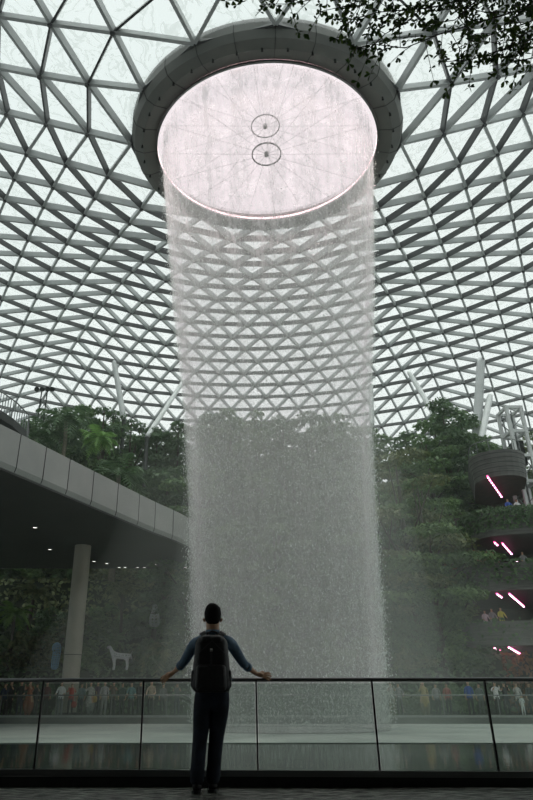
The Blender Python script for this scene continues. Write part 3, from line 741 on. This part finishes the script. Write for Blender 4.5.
# ================================================================== NEAR RAILING
def railp(px): return P(px, 680, RY0-.010*(px-222)*.11)
rl = empty('glass_railing', (0, RY0, .10), 'glass balustrade with steel handrail running right across the foreground', 'railing')
yaw = math.radians(-2.6); rl.rotation_euler.z = yaw
RZ = 1.06-.10
def rx(px):                         # local x of the rail line under that pixel
    d = ray(px, 680); t_ = math.tan(yaw)
    # EYE + s*d on the line y = RY0 + x*tan(yaw)
    s = RY0/(d.y-d.x*t_); return s*d.x/math.cos(yaw)
posts = [-170, -62, 44, 144, 256, 371.5, 484, 600, 720]
q = MB(); q.tube([(-7, 0, RZ), (9, 0, RZ)], .021, 12); q.build('handrail', M['rail'], rl, smooth=True)
q = MB(); q.box((1, 0, .03), (16, .07, .06)); q.build('bottom_rail', M['rail'], rl)
for p_ in posts:
    x = rx(p_); q = MB(); q.box((x, 0, RZ/2+.02), (.018, .035, RZ-.05)); q.build('post', M['dark'], rl)
for a, c in zip(posts[:-1], posts[1:]):
    xa, xb = rx(a)+.018, rx(c)-.018; q = MB(); q.box(((xa+xb)/2, 0, .06+(RZ-.1)/2), (xb-xa, .014, RZ-.1)); q.build('glass_pane', M['pane'], rl)

# far railing round the basin
fr = empty('glass_railing', (0, 37.95, 0), 'distant glass balustrade in front of the far crowd', 'railing')
q = MB(); q.tube([(-30, 0, 1.08), (36, 0, 1.08)], .035, 6); q.build('handrail', M['chrome'], fr)
q = MB(); q.box((3, 0, .04), (66, .14, .14)); q.build('bottom_rail', M['fascia'], fr)
for k in range(0, 23):
    q = MB(); q.box((-30+3*k, 0, .55), (.05, .05, 1.05)); q.build('post', M['chrome'], fr)
    if k < 22: q = MB(); q.box((-28.5+3*k, 0, .55), (2.92, .02, .9)); q.build('glass_pane', M['farpane'], fr)

# ================================================================== FAR CROWD
def cloth(c): 
    key = 'cloth_%d_%d_%d' % tuple(int(x*255) for x in c)
    if key not in M: M[key] = mat(key, c, .8)
    return M[key]
M['skin'] = mat('warm_skin', (.58, .35, .22), .55); M['hair'] = mat('black_hair', (.006, .005, .005), .8, spec=.2)
POSE = {
 'stand': [(.22, 0, 1.18, .22, .02, .92)]*2,
 'photo': [(.25, .12, 1.28, .1, .34, 1.52)]*2,
 'lean': [(.24, .14, 1.15, .2, .34, 1.08)]*2,
 'one_up': [(.22, 0, 1.18, .22, .02, .92), (.26, .1, 1.25, .14, .25, 1.6)]}
meshes = {}
def person_mesh(pose, top, bot, dress=False):
    key = (pose, top, bot, dress)
    if key in meshes: return meshes[key]
    hem = .16 if dress else 0
    nd = [(0, 0, .95, .15, .11), (0, 0, 1.15, .135, .10), (0, 0, 1.34, .165, .11), (0, 0, 1.45, .10, .08), (0, .01, 1.53, .05, .05), (0, .015, 1.60, .07, .08), (0, .015, 1.68, .075, .085), (0, 0, 1.74, .05, .055)]
    ed = [(i, i+1) for i in range(7)]
    for sgn, arm in zip((-1, 1), POSE[pose]):
        k = len(nd); ex, ey, ez, hx, hy, hz_ = arm
        nd += [(sgn*.17, 0, 1.41, .06, .06), (sgn*ex, ey, ez, .045, .045), (sgn*hx, hy, hz_, .032, .032), (sgn*hx, hy+.03, hz_-.07*(1 if hz_ < 1.2 else -1), .03, .02)]
        ed += [(3, k), (k, k+1), (k+1, k+2), (k+2, k+3)]
        k = len(nd)
        nd += [(sgn*.09, 0, .86, .095+hem*.5, .095+hem*.5), (sgn*.1, .02, .48, .07+hem, .07+hem), (sgn*.1, -.01, .09, .045, .045), (sgn*.11, .13, .035, .045, .035)]
        ed += [(0, k), (k, k+1), (k+1, k+2), (k+2, k+3)]
    me = skin(nd, ed, 1); me.name = 'person_body'
    for m_ in (M['skin'], M['hair'], cloth(top), cloth(bot), M['dark']): me.materials.append(m_)
    for f in me.polygons:
        c = f.center
        if c.z > 1.52: mi = 1 if (c.z > 1.70 or (c.y < .0 and c.z > 1.58)) else 0
        elif abs(c.x) > .15 and (c.z < 1.12 or math.hypot(c.x, c.y) > .33 or c.y > .2): mi = 0 if c.z > .78 else 3
        elif c.z > .93: mi = 2
        elif c.z > .09: mi = 2 if dress and c.z > .5 else 3
        else: mi = 4
        f.material_index = mi
    meshes[key] = me; return me
def person(px, Y, label, pose='stand', top=(.1, .1, .11), bot=(.03, .03, .04), rz=0, sc=1.0, z=0, dress=False, group=None):
    p = P(px, 700, Y); o = link('person', person_mesh(pose, top, bot, dress), label=label, cat='person', group=group)
    o.location = (p.x, Y, z+.01); o.rotation_euler.z = rz; o.scale = (sc, sc, sc); return o
WH = (.88, .89, .89); DK = (.03, .03, .035); NV = (.03, .04, .08)
crowd = [
 (-8, 38.9, 'person cut off at the left edge of the far crowd', 'stand', DK, DK, 3),
 (4, 39.3, 'person in dark blue top at far left of the far crowd', 'stand', (.03, .05, .1), DK, 3.1),
 (10, 38.7, 'person in black top raising a phone, near left edge', 'photo', DK, DK, 3.0),
 (20, 38.8, 'person in black leaning on the far rail near left edge', 'lean', DK, NV, 3.2),
 (29, 38.8, 'person in long orange brown dress at the far rail', 'photo', (.40, .13, .06), (.35, .10, .05), 2.9, True),
 (46, 39.6, 'person in dull red standing back, left of the white shirt', 'stand', (.16, .05, .05), DK, 3.2),
 (60.5, 38.6, 'person in bright white shirt and grey jeans, hands on hips', 'lean', WH, (.20, .22, .24), 3.1),
 (71, 38.9, 'person in bright red shirt beside the white shirt', 'photo', (.62, .05, .03), DK, 3.2),
 (81, 39.4, 'person in grey teal top, right of the red shirt', 'stand', (.22, .32, .32), (.06, .07, .08), 3.0),
 (90, 38.6, 'person in pale top and dress carrying a yellow bag', 'one_up', (.50, .50, .46), (.28, .29, .28), 2.8, True),
 (104, 38.8, 'slim person in pale grey clothes below the white animal', 'stand', (.45, .45, .44), (.32, .32, .32), 3.3),
 (113, 39.9, 'person in brown top in the dark left crowd', 'photo', (.16, .10, .06), DK, 3.1),
 (122, 39.2, 'person in dark green top right of the pale slim person', 'stand', (.05, .09, .07), DK, 2.9),
 (131, 38.9, 'person with white cap and teal top near second post', 'lean', (.14, .30, .30), DK, 3.2),
 (140, 40.1, 'person in dark clothes just left of second rail post', 'stand', DK, DK, 3.0),
 (151, 39.0, 'person in beige top just right of second rail post', 'lean', (.46, .38, .28), DK, 3.1),
 (163, 39.6, 'person in grey behind the standing man\'s left hand', 'stand', (.18, .18, .18), DK, 3.1),
 (177, 39.2, 'person in dark grey seen beside the man\'s left arm', 'photo', (.12, .13, .13), NV, 3.1),
 (36, 40.4, 'person in charcoal in the second row, near left', 'photo', (.08, .08, .08), DK, 3.1),
 (97, 40.6, 'person in dark purple behind the yellow bag', 'stand', (.10, .05, .10), DK, 3.1),
 (391.5, 38.7, 'person in white top and tan trousers right of the fall', 'photo', (.55, .55, .52), (.40, .36, .28), 3.1),
 (399.5, 38.9, 'person in grey top beside the tan trousers', 'lean', (.30, .31, .31), (.10, .10, .11), 3.0),
 (424.5, 38.6, 'person in long yellow ochre dress alone at far rail', 'one_up', (.46, .36, .14), (.24, .20, .12), 3.1, True),
 (437, 39.8, 'person in pale grey top right of the ochre dress', 'stand', (.34, .35, .35), DK, 3.0),
 (448, 40.4, 'small person in faded red top', 'stand', (.42, .10, .08), DK, 3.2),
 (470, 38.9, 'person in vivid blue top left of the last rail post', 'stand', (.03, .10, .42), DK, 3.1),
 (480.5, 39.0, 'person in grey green long top beside the last post', 'stand', (.16, .20, .19), (.12, .14, .13), 3.1),
 (497, 38.6, 'person in white shirt and black trousers arms raised, right', 'photo', WH, DK, 3.1),
 (506, 38.9, 'person in black between two people in white', 'photo', DK, DK, 3.0),
 (518.5, 38.7, 'person in speckled white top at right end of crowd', 'one_up', (.50, .48, .46), DK, 3.2),
 (531, 39.3, 'person in dark clothes at the right picture edge', 'stand', DK, DK, 3.1)]
for c in crowd: person(c[0], c[1], c[2], c[3], c[4], c[5], c[6], sc=.96+.08*random.Random(c[2]).random(), dress=len(c) > 7)
person(521.5, 38.35, 'small child in white at the far rail, right', 'stand', WH, WH, 3.1, sc=.62)
def bag(px, Y, z, col, label):
    p = P(px, 700, Y); t = empty('shoulder_bag', (p.x, Y, z), label, 'bag'); q = MB(); q.ball((0, 0, 0), (.16, .08, .17), 10, 7); q.build('pouch', cloth(col), t)
    q = MB(); q.tube([(-.1, 0, .12), (-.06, 0, .4), (.06, 0, .4), (.1, 0, .12)], .015, 5); q.build('strap', cloth(col), t)
bag(94.5, 38.55, .88, (.55, .36, .06), 'yellow shoulder bag carried in the far left crowd')
bag(74.5, 38.6, .62, (.50, .06, .04), 'red bag held beside the red shirt')
# people up on the terraces
for (px, Y, z, lab, top) in ((509, 42.6, 11.75, 'person in blue at the highest terrace edge', (.05, .12, .5)), (518, 42.7, 11.75, 'person in white bending at the highest terrace edge', WH),
    (495, 43.2, 8.1, 'person in pale pink top on the middle terrace', (.5, .36, .32)), (524, 42.6, 8.1, 'person in grey on the middle terrace, right', (.3, .3, .3)),
    (502, 42.9, 4.55, 'person in bright yellow on the lowest terrace', (.62, .58, .10)), (486, 44.3, 4.55, 'person in white at the left end of the lowest terrace', WH), (493, 43.4, 4.55, 'person in grey left of the yellow top on lowest terrace', (.35, .35, .36))):
    py = 400-F*((lambda d: (-d.y*math.sin(TH)+d.z*math.cos(TH))/(d.y*math.cos(TH)+d.z*math.sin(TH)))(Vector((0, Y, z+1))-EYE))
    p = P(px, py, Y); o = link('person', person_mesh('lean', top, DK), label=lab, cat='person'); o.location = (p.x, Y, z+.01); o.rotation_euler.z = 3.1

# ================================================================== OPENWORK ANIMALS AND LOW PLANTS BEHIND THE LEFT CROWD
M['wire'] = mat('pale_openwork', (.88, .92, .92), .5); M['bluewire'] = mat('blue_openwork', (.22, .50, .72), .5)
def openwork(name, nd, ed, m_, loc, label, s=1, rz=0, th=.035):
    me = skin(nd, ed, 1); me.materials.clear(); me.materials.append(M[m_]); me.name = name
    o = link(name, me, label=label, cat='sculpture'); o.location = loc; o.scale = (s, s, s); o.rotation_euler.z = rz
    w_ = o.modifiers.new('w', 'WIREFRAME'); w_.thickness = th; return o
nd = [(-.5, 0, .95, .2), (0, 0, .95, .19), (.45, 0, 1.0, .22), (.68, 0, 1.32, .11), (.8, 0, 1.6, .10), (1.02, 0, 1.5, .07), (-.72, 0, 1.05, .06), (-.85, 0, .7, .04)]
ed = [(0, 1), (1, 2), (2, 3), (3, 4), (4, 5), (0, 6), (6, 7)]
for x, r0 in ((-.5, 0), (.45, 2)):
    for y in (-.14, .14):
        k = len(nd); nd += [(x, y, .7, .09), (x-.04, y, .35, .055), (x, y, .02, .05)]; ed += [(r0, k), (k, k+1), (k+1, k+2)]
p = P(121, 671, 44.2); openwork('animal_sculpture', nd, ed, 'wire', (p.x, 43.55, 2.55), 'white openwork horse sculpture on the dark planted bed', .88, PI, .05)
nd = [(0, 0, .1, .34), (0, 0, .55, .42), (0, 0, 1.0, .32), (0, 0, 1.25, .18), (0, 0, 1.5, .2), (0, 0, 1.72, .1)]
p = P(154, 629, 47.6); 
q = MB(); q.tube([(0, 0, 0), (0, 0, p.z-2.5)], .18, 8); q.build('tree_stump', M['bark'], label='dark stump carrying the tall white openwork owl', cat='stump').location = (p.x, p.y, 2.5)
openwork('animal_sculpture', nd, [(i, i+1) for i in range(5)], 'wire', p, 'tall white openwork owl sculpture among dark left plants', 1.0, 0, .06)
nd = [(0, 0, .1, .26), (0, 0, .7, .3), (.06, 0, 1.3, .3), (0, 0, 1.7, .38), (-.1, 0, 2.0, .2)]
p = P(55, 678, 43.9); openwork('animal_sculpture', nd, [(i, i+1) for i in range(4)], 'bluewire', (p.x, 43.5, 2.5), 'blue openwork sculpture beside the round column', .85, 0, .07)
lowp = [(14, 612, 43.9, 'fernD', 1.0, 'bright green large-leaved fern at the left edge'), (33, 596, 47.5, 'fernO', 1.1, 'olive fern high on the dark left bed'),
 (122, 590, 48.0, 'fernO', .95, 'arching yellowish fern high in the dark, right of the column'), (112, 640, 45.5, 'fern', .9, 'green fern left of the white openwork horse'),
 (148, 655, 44.2, 'fernO', 1.0, 'broad olive fern right of the white openwork horse'), (169, 668, 44.0, 'fernO', 1.15, 'yellow-olive fern close to the left edge of the waterfall'),
 (180, 640, 45.5, 'fern', 1.2, 'green fern behind the left edge of the waterfall'), (92, 665, 44.0, 'fern', .9, 'low fern just right of the round column'),
 (38, 640, 46.0, 'fern', 1.0, 'dark fern left of the round column'), (5, 650, 44.5, 'fern', 1.1, 'low dark fern at the left edge behind the crowd')]
for px, py, Y, kind, s, lab in lowp:
    p = P(px, py+6, Y); zb = 2.45; t = palm(kind, (p.x, Y, max(zb, p.z-.3)), s, lab, 'fern', 'fern', px*.1)
    if p.z > 4.6:
        t.name = 'tree_fern'; hq = (p.z-.3-zb)/s; q = MB(); q.tube([(0, 0, -hq), (.12, 0, -hq*.5), (0, 0, .4)], .11, 7); q.build('stem', M['bark'], t)
for px, Y, s, k, lab in ((390, 42.2, .7, 2, 'yellow-green shrub behind the person in tan trousers'), (411, 42.0, .65, 2, 'yellow-green shrub left of the ochre dress'), (458, 42.0, .8, 1, 'green shrub behind the vivid blue top')):
    p = P(px, 700, Y); o = link('shrub', BP[k], label=lab, cat='shrub'); o.location = (p.x, Y, 0); o.scale = (s, s, s*1.2)
# palms in the upper left forest and one bright one
for px, py, Y, k, s, lab in ((68, 408, 56, 'palm', None, 'tall fan palm with pale trunk above the pale walkway, left'), (38, 424, 55, 'palm2', None, 'small palm with short pale trunk nearest the mast'), (98, 447, 53, 'fernD', 1.1, 'bright green palm crown low in the left forest'), (120, 458, 52, 'palm2', None, 'drooping dark palm low in the left forest')):
    p = P(px, py, Y)
    if k[:4] == 'palm': hh = 8.5 if k == 'palm' else 6.6; s = (p.z-8)/hh if (p.z-8)/hh < 1.5 else 1.5; palm(k, (p.x, Y, p.z-hh*s), s, lab, rz=px)
    else: palm(k, p, 1.4, lab, 'palm_shrub', 'palm')

# ================================================================== THE MAN AT THE RAILING
MX, MY = -.105, 7.5
M['shirt'] = mat('blue_denim_shirt', (.10, .17, .25), .8, var=(.14, .22, .31), scale=14, bump=.35)
M['jeans'] = mat('dark_blue_jeans', (.008, .010, .016), .85, var=(.016, .024, .042), scale=6, bump=.3)
M['shoe'] = mat('black_shoe_leather', (.012, .012, .013), .45)
M['pack'] = mat('black_backpack_nylon', (.012, .012, .014), .55, var=(.02, .02, .022), scale=25, bump=.25)
M['packlt'] = mat('dark_grey_webbing', (.05, .05, .055), .6)
M['logo'] = mat('pale_logo_patch', (.6, .6, .6), .6)
man = link('person', None, label='man in blue shirt and dark jeans with black backpack, hands spread along the near railing', cat='person')
man.location = (MX, MY, 0)
hz1 = 1.085
sh = {-1: (-.185, .02, 1.44), 1: (.19, .02, 1.44)}
el = {-1: (-.325, .12, 1.225), 1: (.345, .13, 1.215)}
wr = {-1: (-.445, .365, 1.14), 1: (.50, .38, 1.12)}
def hand(q_nodes, q_edges, parent, w0, d, sg):
    """palm and five fingers; d = direction of the fingers, sg = +1 when the thumb is on the far (+Y) side"""
    d = Vector(d).normalized(); up = Vector((0, 0, 1)); sd = d.cross(up).normalized()*sg; up = sd.cross(d)*(1 if sd.cross(d).z > 0 else -1)
    w0 = Vector(w0); k = len(q_nodes)
    a = w0+d*.045; b_ = w0+d*.085
    q_nodes += [(*a, .032, .018), (*b_, .036, .016)]; q_edges += [(parent, k), (k, k+1)]
    return w0, d, sd, up
parts_f = []
nd = [(0, 0, .95, .15, .11), (0, .0, 1.10, .135, .10), (0, .01, 1.28, .16, .11), (0, .01, 1.41, .13, .10), (0, .005, 1.49, .085, .078), (0, .01, 1.55, .076, .076), (0, .02, 1.625, .078, .09), (0, .03, 1.70, .092, .108), (0, .02, 1.765, .080, .098), (0, .015, 1.80, .045, .055)]
ed = [(i, i+1) for i in range(9)]
HD = {-1: Vector((-.80, .02, -.52)).normalized(), 1: Vector((.97, .10, -.17)).normalized()}
frames = {}
for sg in (-1, 1):
    k = len(nd); S_, E_, W_ = sh[sg], el[sg], wr[sg]
    nd += [(*S_, .06, .06), (*E_, .043, .043), (*W_, .027, .024)]; ed += [(3, k), (k, k+1), (k+1, k+2)]
    w0 = Vector(W_); d = HD[sg]
    a, b_ = w0+d*.045, w0+d*.088; nd += [(*a, .038, .030), (*b_, .041, .032)]; ed += [(k+2, k+3), (k+3, k+4)]
    frames[sg] = (w0, d)
legs = {-1: [(-.095, .0, .86, .095, .10), (-.125, .05, .50, .062, .066), (-.155, -.05, .12, .042, .045), (-.155, -.03, .05, .04, .04), (-.15, .10, .03, .04, .03)],
        1: [(.09, .0, .86, .095, .10), (.045, .08, .49, .062, .066), (.005, .05, .10, .042, .045), (.005, .07, .05, .04, .04), (.02, .2, .03, .04, .03)]}
for sg in (-1, 1):
    k = len(nd); nd += legs[sg]; ed += [(0, k)]+[(k+i, k+i+1) for i in range(4)]
body = skin(nd, ed, 2)
bm = bmesh.new(); bm.from_mesh(body)
def merge(me_):
    bm.from_mesh(me_); bpy.data.meshes.remove(me_)
for sg in (-1, 1):                                     # fingers: five short chains rooted inside the palm
    w0, d = frames[sg]; side = d.cross(Vector((0, 0, 1))).normalized(); up = side.cross(d).normalized()
    if up.z < 0: up = -up
    tilt = Vector((0, 0, -.35 if sg < 0 else -.15))
    fw = Vector((0, .62, .78)); fw = fw-d*d.dot(fw); fw.normalize(); up = d.cross(fw)*(1 if d.cross(fw).y < 0 else -1)        # towards the water: index side
    for i, (o_, ln_, sp) in enumerate(((.028, .080, .30), (.010, .090, .08), (-.010, .084, -.14), (-.027, .066, -.38))):
        r0 = w0+d*.070+fw*o_; dd = (d+fw*sp).normalized(); p1 = w0+d*.098+fw*(o_*1.15); p2 = p1+dd*ln_*.48+up*.003; p3 = p2+(dd-up*.35).normalized()*ln_*.30; p4 = p3+(dd-up*.75).normalized()*ln_*.25
        merge(skin([(*r0, .011), (*p1, .0115), (*p2, .0105), (*p3, .0095), (*p4, .0075)], [(0, 1), (1, 2), (2, 3), (3, 4)], 1))
    r0 = w0+d*.03+fw*.012; p1 = w0+d*.052+fw*.040-up*.004; p2 = p1+(d*.7+fw*.6-up*.25).normalized()*.034; p3 = p2+(d*.9+fw*.2-up*.4).normalized()*.026
    merge(skin([(*r0, .012), (*p1, .0115), (*p2, .0098), (*p3, .007)], [(0, 1), (1, 2), (2, 3)], 1))
for sg in (-1, 1): merge(skin([(sg*.080, .03, 1.650, .009, .016), (sg*.098, .02, 1.668, .009, .021), (sg*.102, .015, 1.69, .008, .018)], [(0, 1), (1, 2)], 1))
merge(skin([(0, .115, 1.70, .012), (0, .137, 1.672, .015), (0, .118, 1.655, .012)], [(0, 1), (1, 2)], 1))
bm.to_mesh(body); bm.free(); body.materials.clear(); body.materials.append(M['skin']); body.name = 'body'; body.shade_smooth()
man.data = None
bpy.data.objects.remove(man)
man = link('person', body, label='man in blue shirt and dark jeans with black backpack, hands spread along the near railing', cat='person'); man.location = (MX, MY, 0)
def clothes(name, nd, ed, m_, sub=2, th=.0):
    me = skin(nd, ed, sub); me.materials.clear(); me.materials.append(M[m_]); me.name = name; return link(name, me, man)
def lerp3(a, b_, t): return tuple(a[i]+(b_[i]-a[i])*t for i in range(3))
nd = [(0, 0, .84, .20, .145), (0, 0, 1.03, .175, .128), (0, 0, 1.22, .172, .12), (0, .01, 1.36, .185, .125), (0, .01, 1.445, .14, .105), (0, .005, 1.50, .085, .078), (0, .005, 1.535, .070, .072)]
ed = [(i, i+1) for i in range(6)]
for sg in (-1, 1):
    k = len(nd); c_ = lerp3(el[sg], wr[sg], .28); u_ = lerp3(sh[sg], el[sg], .5)
    nd += [(*sh[sg], .074, .076), (*u_, .060, .062), (*el[sg], .053, .053), (*c_, .047, .047)]; ed += [(4, k), (k, k+1), (k+1, k+2), (k+2, k+3)]
clothes('shirt', nd, ed, 'shirt')
q = MB()
for sg in (-1, 1):                                      # rolled cuffs
    a, b_ = lerp3(el[sg], wr[sg], .20), lerp3(el[sg], wr[sg], .40); q.tube([a, lerp3(a, b_, .5), b_], [.046, .050, .045], 14)
q.build('rolled_cuffs', M['shirt'], man, smooth=True)
q = MB(); q.lathe([(.074, 1.50), (.082, 1.515), (.077, 1.56), (.070, 1.56)], 18, c=(0, .006)); q.build('collar', M['shirt'], man, smooth=True)
nd = [(0, 0, 1.06, .172, .13), (0, 0, .93, .20, .145)]; ed = [(0, 1)]
for sg in (-1, 1):
    k = len(nd); L_ = legs[sg]; h_, kn, an = L_[0], L_[1], L_[2]
    mid = lerp3(h_, kn, .5); shn = lerp3(kn, an, .5)
    nd += [(h_[0], h_[1], .82, .118, .122), (*mid, .098, .105), (*kn[:3], .080, .086), (*shn, .072, .08), (an[0], an[1]+.01, .05, .07, .085)]; ed += [(1, k)]+[(k+i, k+i+1) for i in range(4)]
clothes('jeans', nd, ed, 'jeans')
for sg in (-1, 1):
    L_ = legs[sg]; x, y = L_[2][0], L_[2][1]; me = skin([(x, y-.035, .055, .045, .045), (x, y+.03, .06, .048, .045), (x+.01, y+.13, .04, .05, .03), (x+.012, y+.2, .035, .042, .024)], [(0, 1), (1, 2), (2, 3)], 2)
    me.materials.clear(); me.materials.append(M['shoe']); so = link('shoe', me, man)
    q = MB(); q.prism([(x-.045, y-.08), (x-.02, y-.095), (x+.02, y-.095), (x+.045, y-.08), (x+.055, y+.13), (x+.04, y+.24), (x, y+.255), (x-.035, y+.23), (x-.045, y+.1)], .0, .028); q.build('sole', M['dark'], so)
# hair: short cap, taller and swept at the crown
hv = MB(); hr = random.Random(3)
me = skin([(0, -.035, 1.60, .046, .035), (0, -.022, 1.645, .084, .078), (0, -.008, 1.70, .104, .112), (0, .004, 1.755, .106, .118), (.006, .016, 1.795, .092, .104), (.014, .03, 1.815, .06, .08)], [(0, 1), (1, 2), (2, 3), (3, 4), (4, 5)], 2)
me.materials.clear(); me.materials.append(M['hair']); ho = link('hair', me, man)
q = MB()
for i in range(420):
    a = hr.random()*2*PI; f = hr.random(); z = 1.775+.045*f; rr_ = .078*(1-f*.55); p0 = Vector((.012+rr_*math.cos(a), .022+rr_*1.15*math.sin(a), z)); dv = Vector((.35+.5*math.cos(a), .5+.4*math.sin(a), .75)).normalized()*(.018+.018*hr.random())
    s_ = Vector((-math.sin(a), math.cos(a), 0))*.003; q.add([p0-s_, p0+s_, p0+dv], [(0, 1, 2)])
q.build('strands', M['hair'], ho)
# backpack
bp_ = empty('backpack', (MX, MY-.13, 1.0), "black backpack with small pale logo worn on the man's back", 'backpack')
def rbox(name, c, d, m_, bev, top=1.0, parent=bp_, seg=4, bulge=.0):
    b2 = bmesh.new(); bmesh.ops.create_cube(b2, size=1)
    for v in b2.verts:
        v.co = Vector((v.co.x*d[0]*(top if v.co.z > 0 else 1), v.co.y*d[1]*((1-(1-top)*1.2) if v.co.z > 0 else 1), v.co.z*d[2]))
    bmesh.ops.bevel(b2, geom=b2.edges[:], offset=bev, segments=seg, profile=.5, affect='EDGES')
    me_ = bpy.data.meshes.new(name); b2.to_mesh(me_); b2.free(); me_.materials.append(M[m_]); me_.shade_smooth()
    o = link(name, me_, parent); o.location = c; return o
main = rbox('main_compartment', (-.008, -.10, .20), (.43, .20, .56), 'pack', .08, .78)
rbox('front_pocket', (-.01, -.185, .06), (.33, .09, .25), 'pack', .04, .94)
rbox('top_lid', (-.008, -.10, .435), (.27, .18, .10), 'pack', .045, .85)
for sx in (-1, 1): rbox('side_pocket', (-.008+sx*.196, -.09, .05), (.035, .13, .17), 'pack', .02, .95)
q = MB(); q.tube([(-.055, -.055, .475), (-.05, -.07, .515), (0, -.075, .53), (.05, -.07, .515), (.055, -.055, .475)], .009, 8); q.build('grab_handle', M['packlt'], bp_)
for sx in (-1, 1):
    q = MB(); pts = [Vector((sx*.075, -.03, .455)), Vector((sx*.105, .03, .515)), Vector((sx*.115, .12, .53)), Vector((sx*.12, .225, .47)), Vector((sx*.13, .26, .33)), Vector((sx*.155, .23, .16)), Vector((sx*.185, .10, .05)), Vector((sx*.17, -.03, .0))]
    for i in range(len(pts)-1): q.beam(pts[i], pts[i+1]+(pts[i+1]-pts[i])*.06, (Vector((0, .12, .3))-pts[i])*-1, .062, .02, .01)
    q.build('shoulder_strap', M['pack'], bp_)
q = MB()
for k in range(8): q.box((-.01, -.205-.006*(k < 3), .29-.028*k-(.02 if k > 3 else 0)), (.022, .012, .006)); 
q.box((-.01, -.200, .19), (.024, .008, .24)); q.build('daisy_chain', M['packlt'], bp_)
q = MB(); q.box((-.008, -.202, .335), (.028, .008, .018)); q.box((-.008, -.202, .318), (.034, .006, .004)); q.build('logo_patch', M['logo'], bp_)
q = MB(); q.tube([(-.15, -.225, .16), (-.10, -.255, .165), (-.04, -.255, .165)], .004, 5); q.tube([(-.14, -.20, .30), (0, -.212, .42), (.13, -.20, .30)], .004, 5); q.build('zippers', M['packlt'], bp_)
for sx in (-1, 1):
    q = MB(); q.beam((sx*.20, -.05, .02), (sx*.175, .02, -.07), (sx, 0, 0), .05, .012); q.build('compression_strap', M['packlt'], bp_)

# ================================================================== LEAFY BRANCHES HANGING INTO THE TOP OF THE VIEW
tr = empty('leafy_tree', (5.2, 1.6, 0), 'near tree whose thin leafy twigs hang across the top right of the view', 'tree')
TRL = Vector((5.2, 1.6, 0)); br = random.Random(17)
q = MB(); q.tube([(0, 0, 0), (.05, 0, 1.5), (-.1, .1, 3.0), (-.3, .2, 4.4)], [.11, .09, .07, .04], 10)
lv = MB()
def W(px, py, Y): return P(px, py, Y)-TRL
def leaf(base, d, ln_):
    d = d.normalized(); sd = d.cross(Vector((br.gauss(0, .5), br.gauss(0, .5), 1))).normalized(); n = sd.cross(d)
    w_ = ln_*.24; lv.add([base, base+d*ln_*.45+sd*w_*.75+n*.002, base+d*ln_*.8+sd*w_, base+d*ln_+n*ln_*-.08, base+d*ln_*.8-sd*w_, base+d*ln_*.45-sd*w_*.75+n*.002], [(0, 1, 2, 3), (0, 3, 4, 5)])
def twig(pts, r, Y0, dens=1.0, sub=True):
    pts = [p for p in pts]; q.tube(pts, [r*(1-.75*i/(len(pts)-1)) for i in range(len(pts))], 5)
    for i in range(len(pts)-1):
        L_ = (pts[i+1]-pts[i]).length; n = max(1, int(L_/.036*dens))
        for k in range(n):
            p = pts[i].lerp(pts[i+1], (k+br.random())/n); 
            if sub:
                d = Vector((br.gauss(-.2, .7), br.gauss(0, .6), br.gauss(-.25, .6))).normalized(); L2 = .08+.12*br.random(); e = p+d*L2+Vector((0, 0, -.02))
                q.tube([p, p.lerp(e, .5)+Vector((0, 0, .01)), e], [.0022, .0018, .0012], 4)
                for (pp, m_) in ((p.lerp(e, .35), 3), (p.lerp(e, .7), 3), (e, 5)):
                    for j in range(m_): leaf(pp, d*.6+Vector((br.gauss(0, .7), br.gauss(0, .7), br.gauss(0, .7))), .024+.014*br.random())
            else:
                for j in range(2): leaf(p, Vector((br.gauss(0, 1), br.gauss(0, 1), br.gauss(0, 1))), .03+.02*br.random())
crown_ = Vector((-.3, .2, 4.4))
for pl, Y in ((((620, -60), (560, -15), (520, 10), (480, 22), (440, 34), (405, 48), (372, 44), (352, 50)), 2.15), (((630, -30), (575, 20), (530, 40), (495, 52), (470, 60), (440, 62)), 2.05),
              (((600, -110), (520, -60), (450, -30), (390, -12), (330, -4), (290, 4), (262, 4)), 2.2), (((590, -80), (530, -25), (480, -5), (430, 8), (380, 12), (340, 22)), 2.0),
              (((620, -10), (580, 35), (545, 55), (515, 62), (490, 66)), 2.1), (((600, -60), (560, -5), (530, 22), (505, 30), (470, 42), (450, 52)), 2.25),
              (((600, -90), (540, -45), (500, -20), (470, 6), (455, 20), (430, 24)), 1.95), (((610, -50), (570, 5), (540, 25), (522, 48)), 1.9), (((500, -70), (440, -35), (400, -20), (350, 5), (318, 12)), 2.3),
              (((580, -90), (500, -50), (420, -40), (340, -28), (285, -14), (252, -2)), 2.1), (((590, -30), (555, 0), (520, 12), (485, 12), (455, 6)), 2.2), (((600, 0), (560, 10), (525, 34), (500, 44)), 2.0),
              (((540, -70), (490, -30), (440, -10), (410, 20), (385, 34), (362, 58)), 2.2), (((600, -60), (545, -20), (505, -8), (470, -2), (436, 12)), 2.1)):
    pts = [crown_]+[W(a, b_, Y) for a, b_ in pl]; q.tube(pts[:2], [.03, .006], 5); twig(pts[1:], .006, Y)
q.build('branches', M['bark'], tr); lv.build('leaves', M['leafF'], tr, kind='stuff')
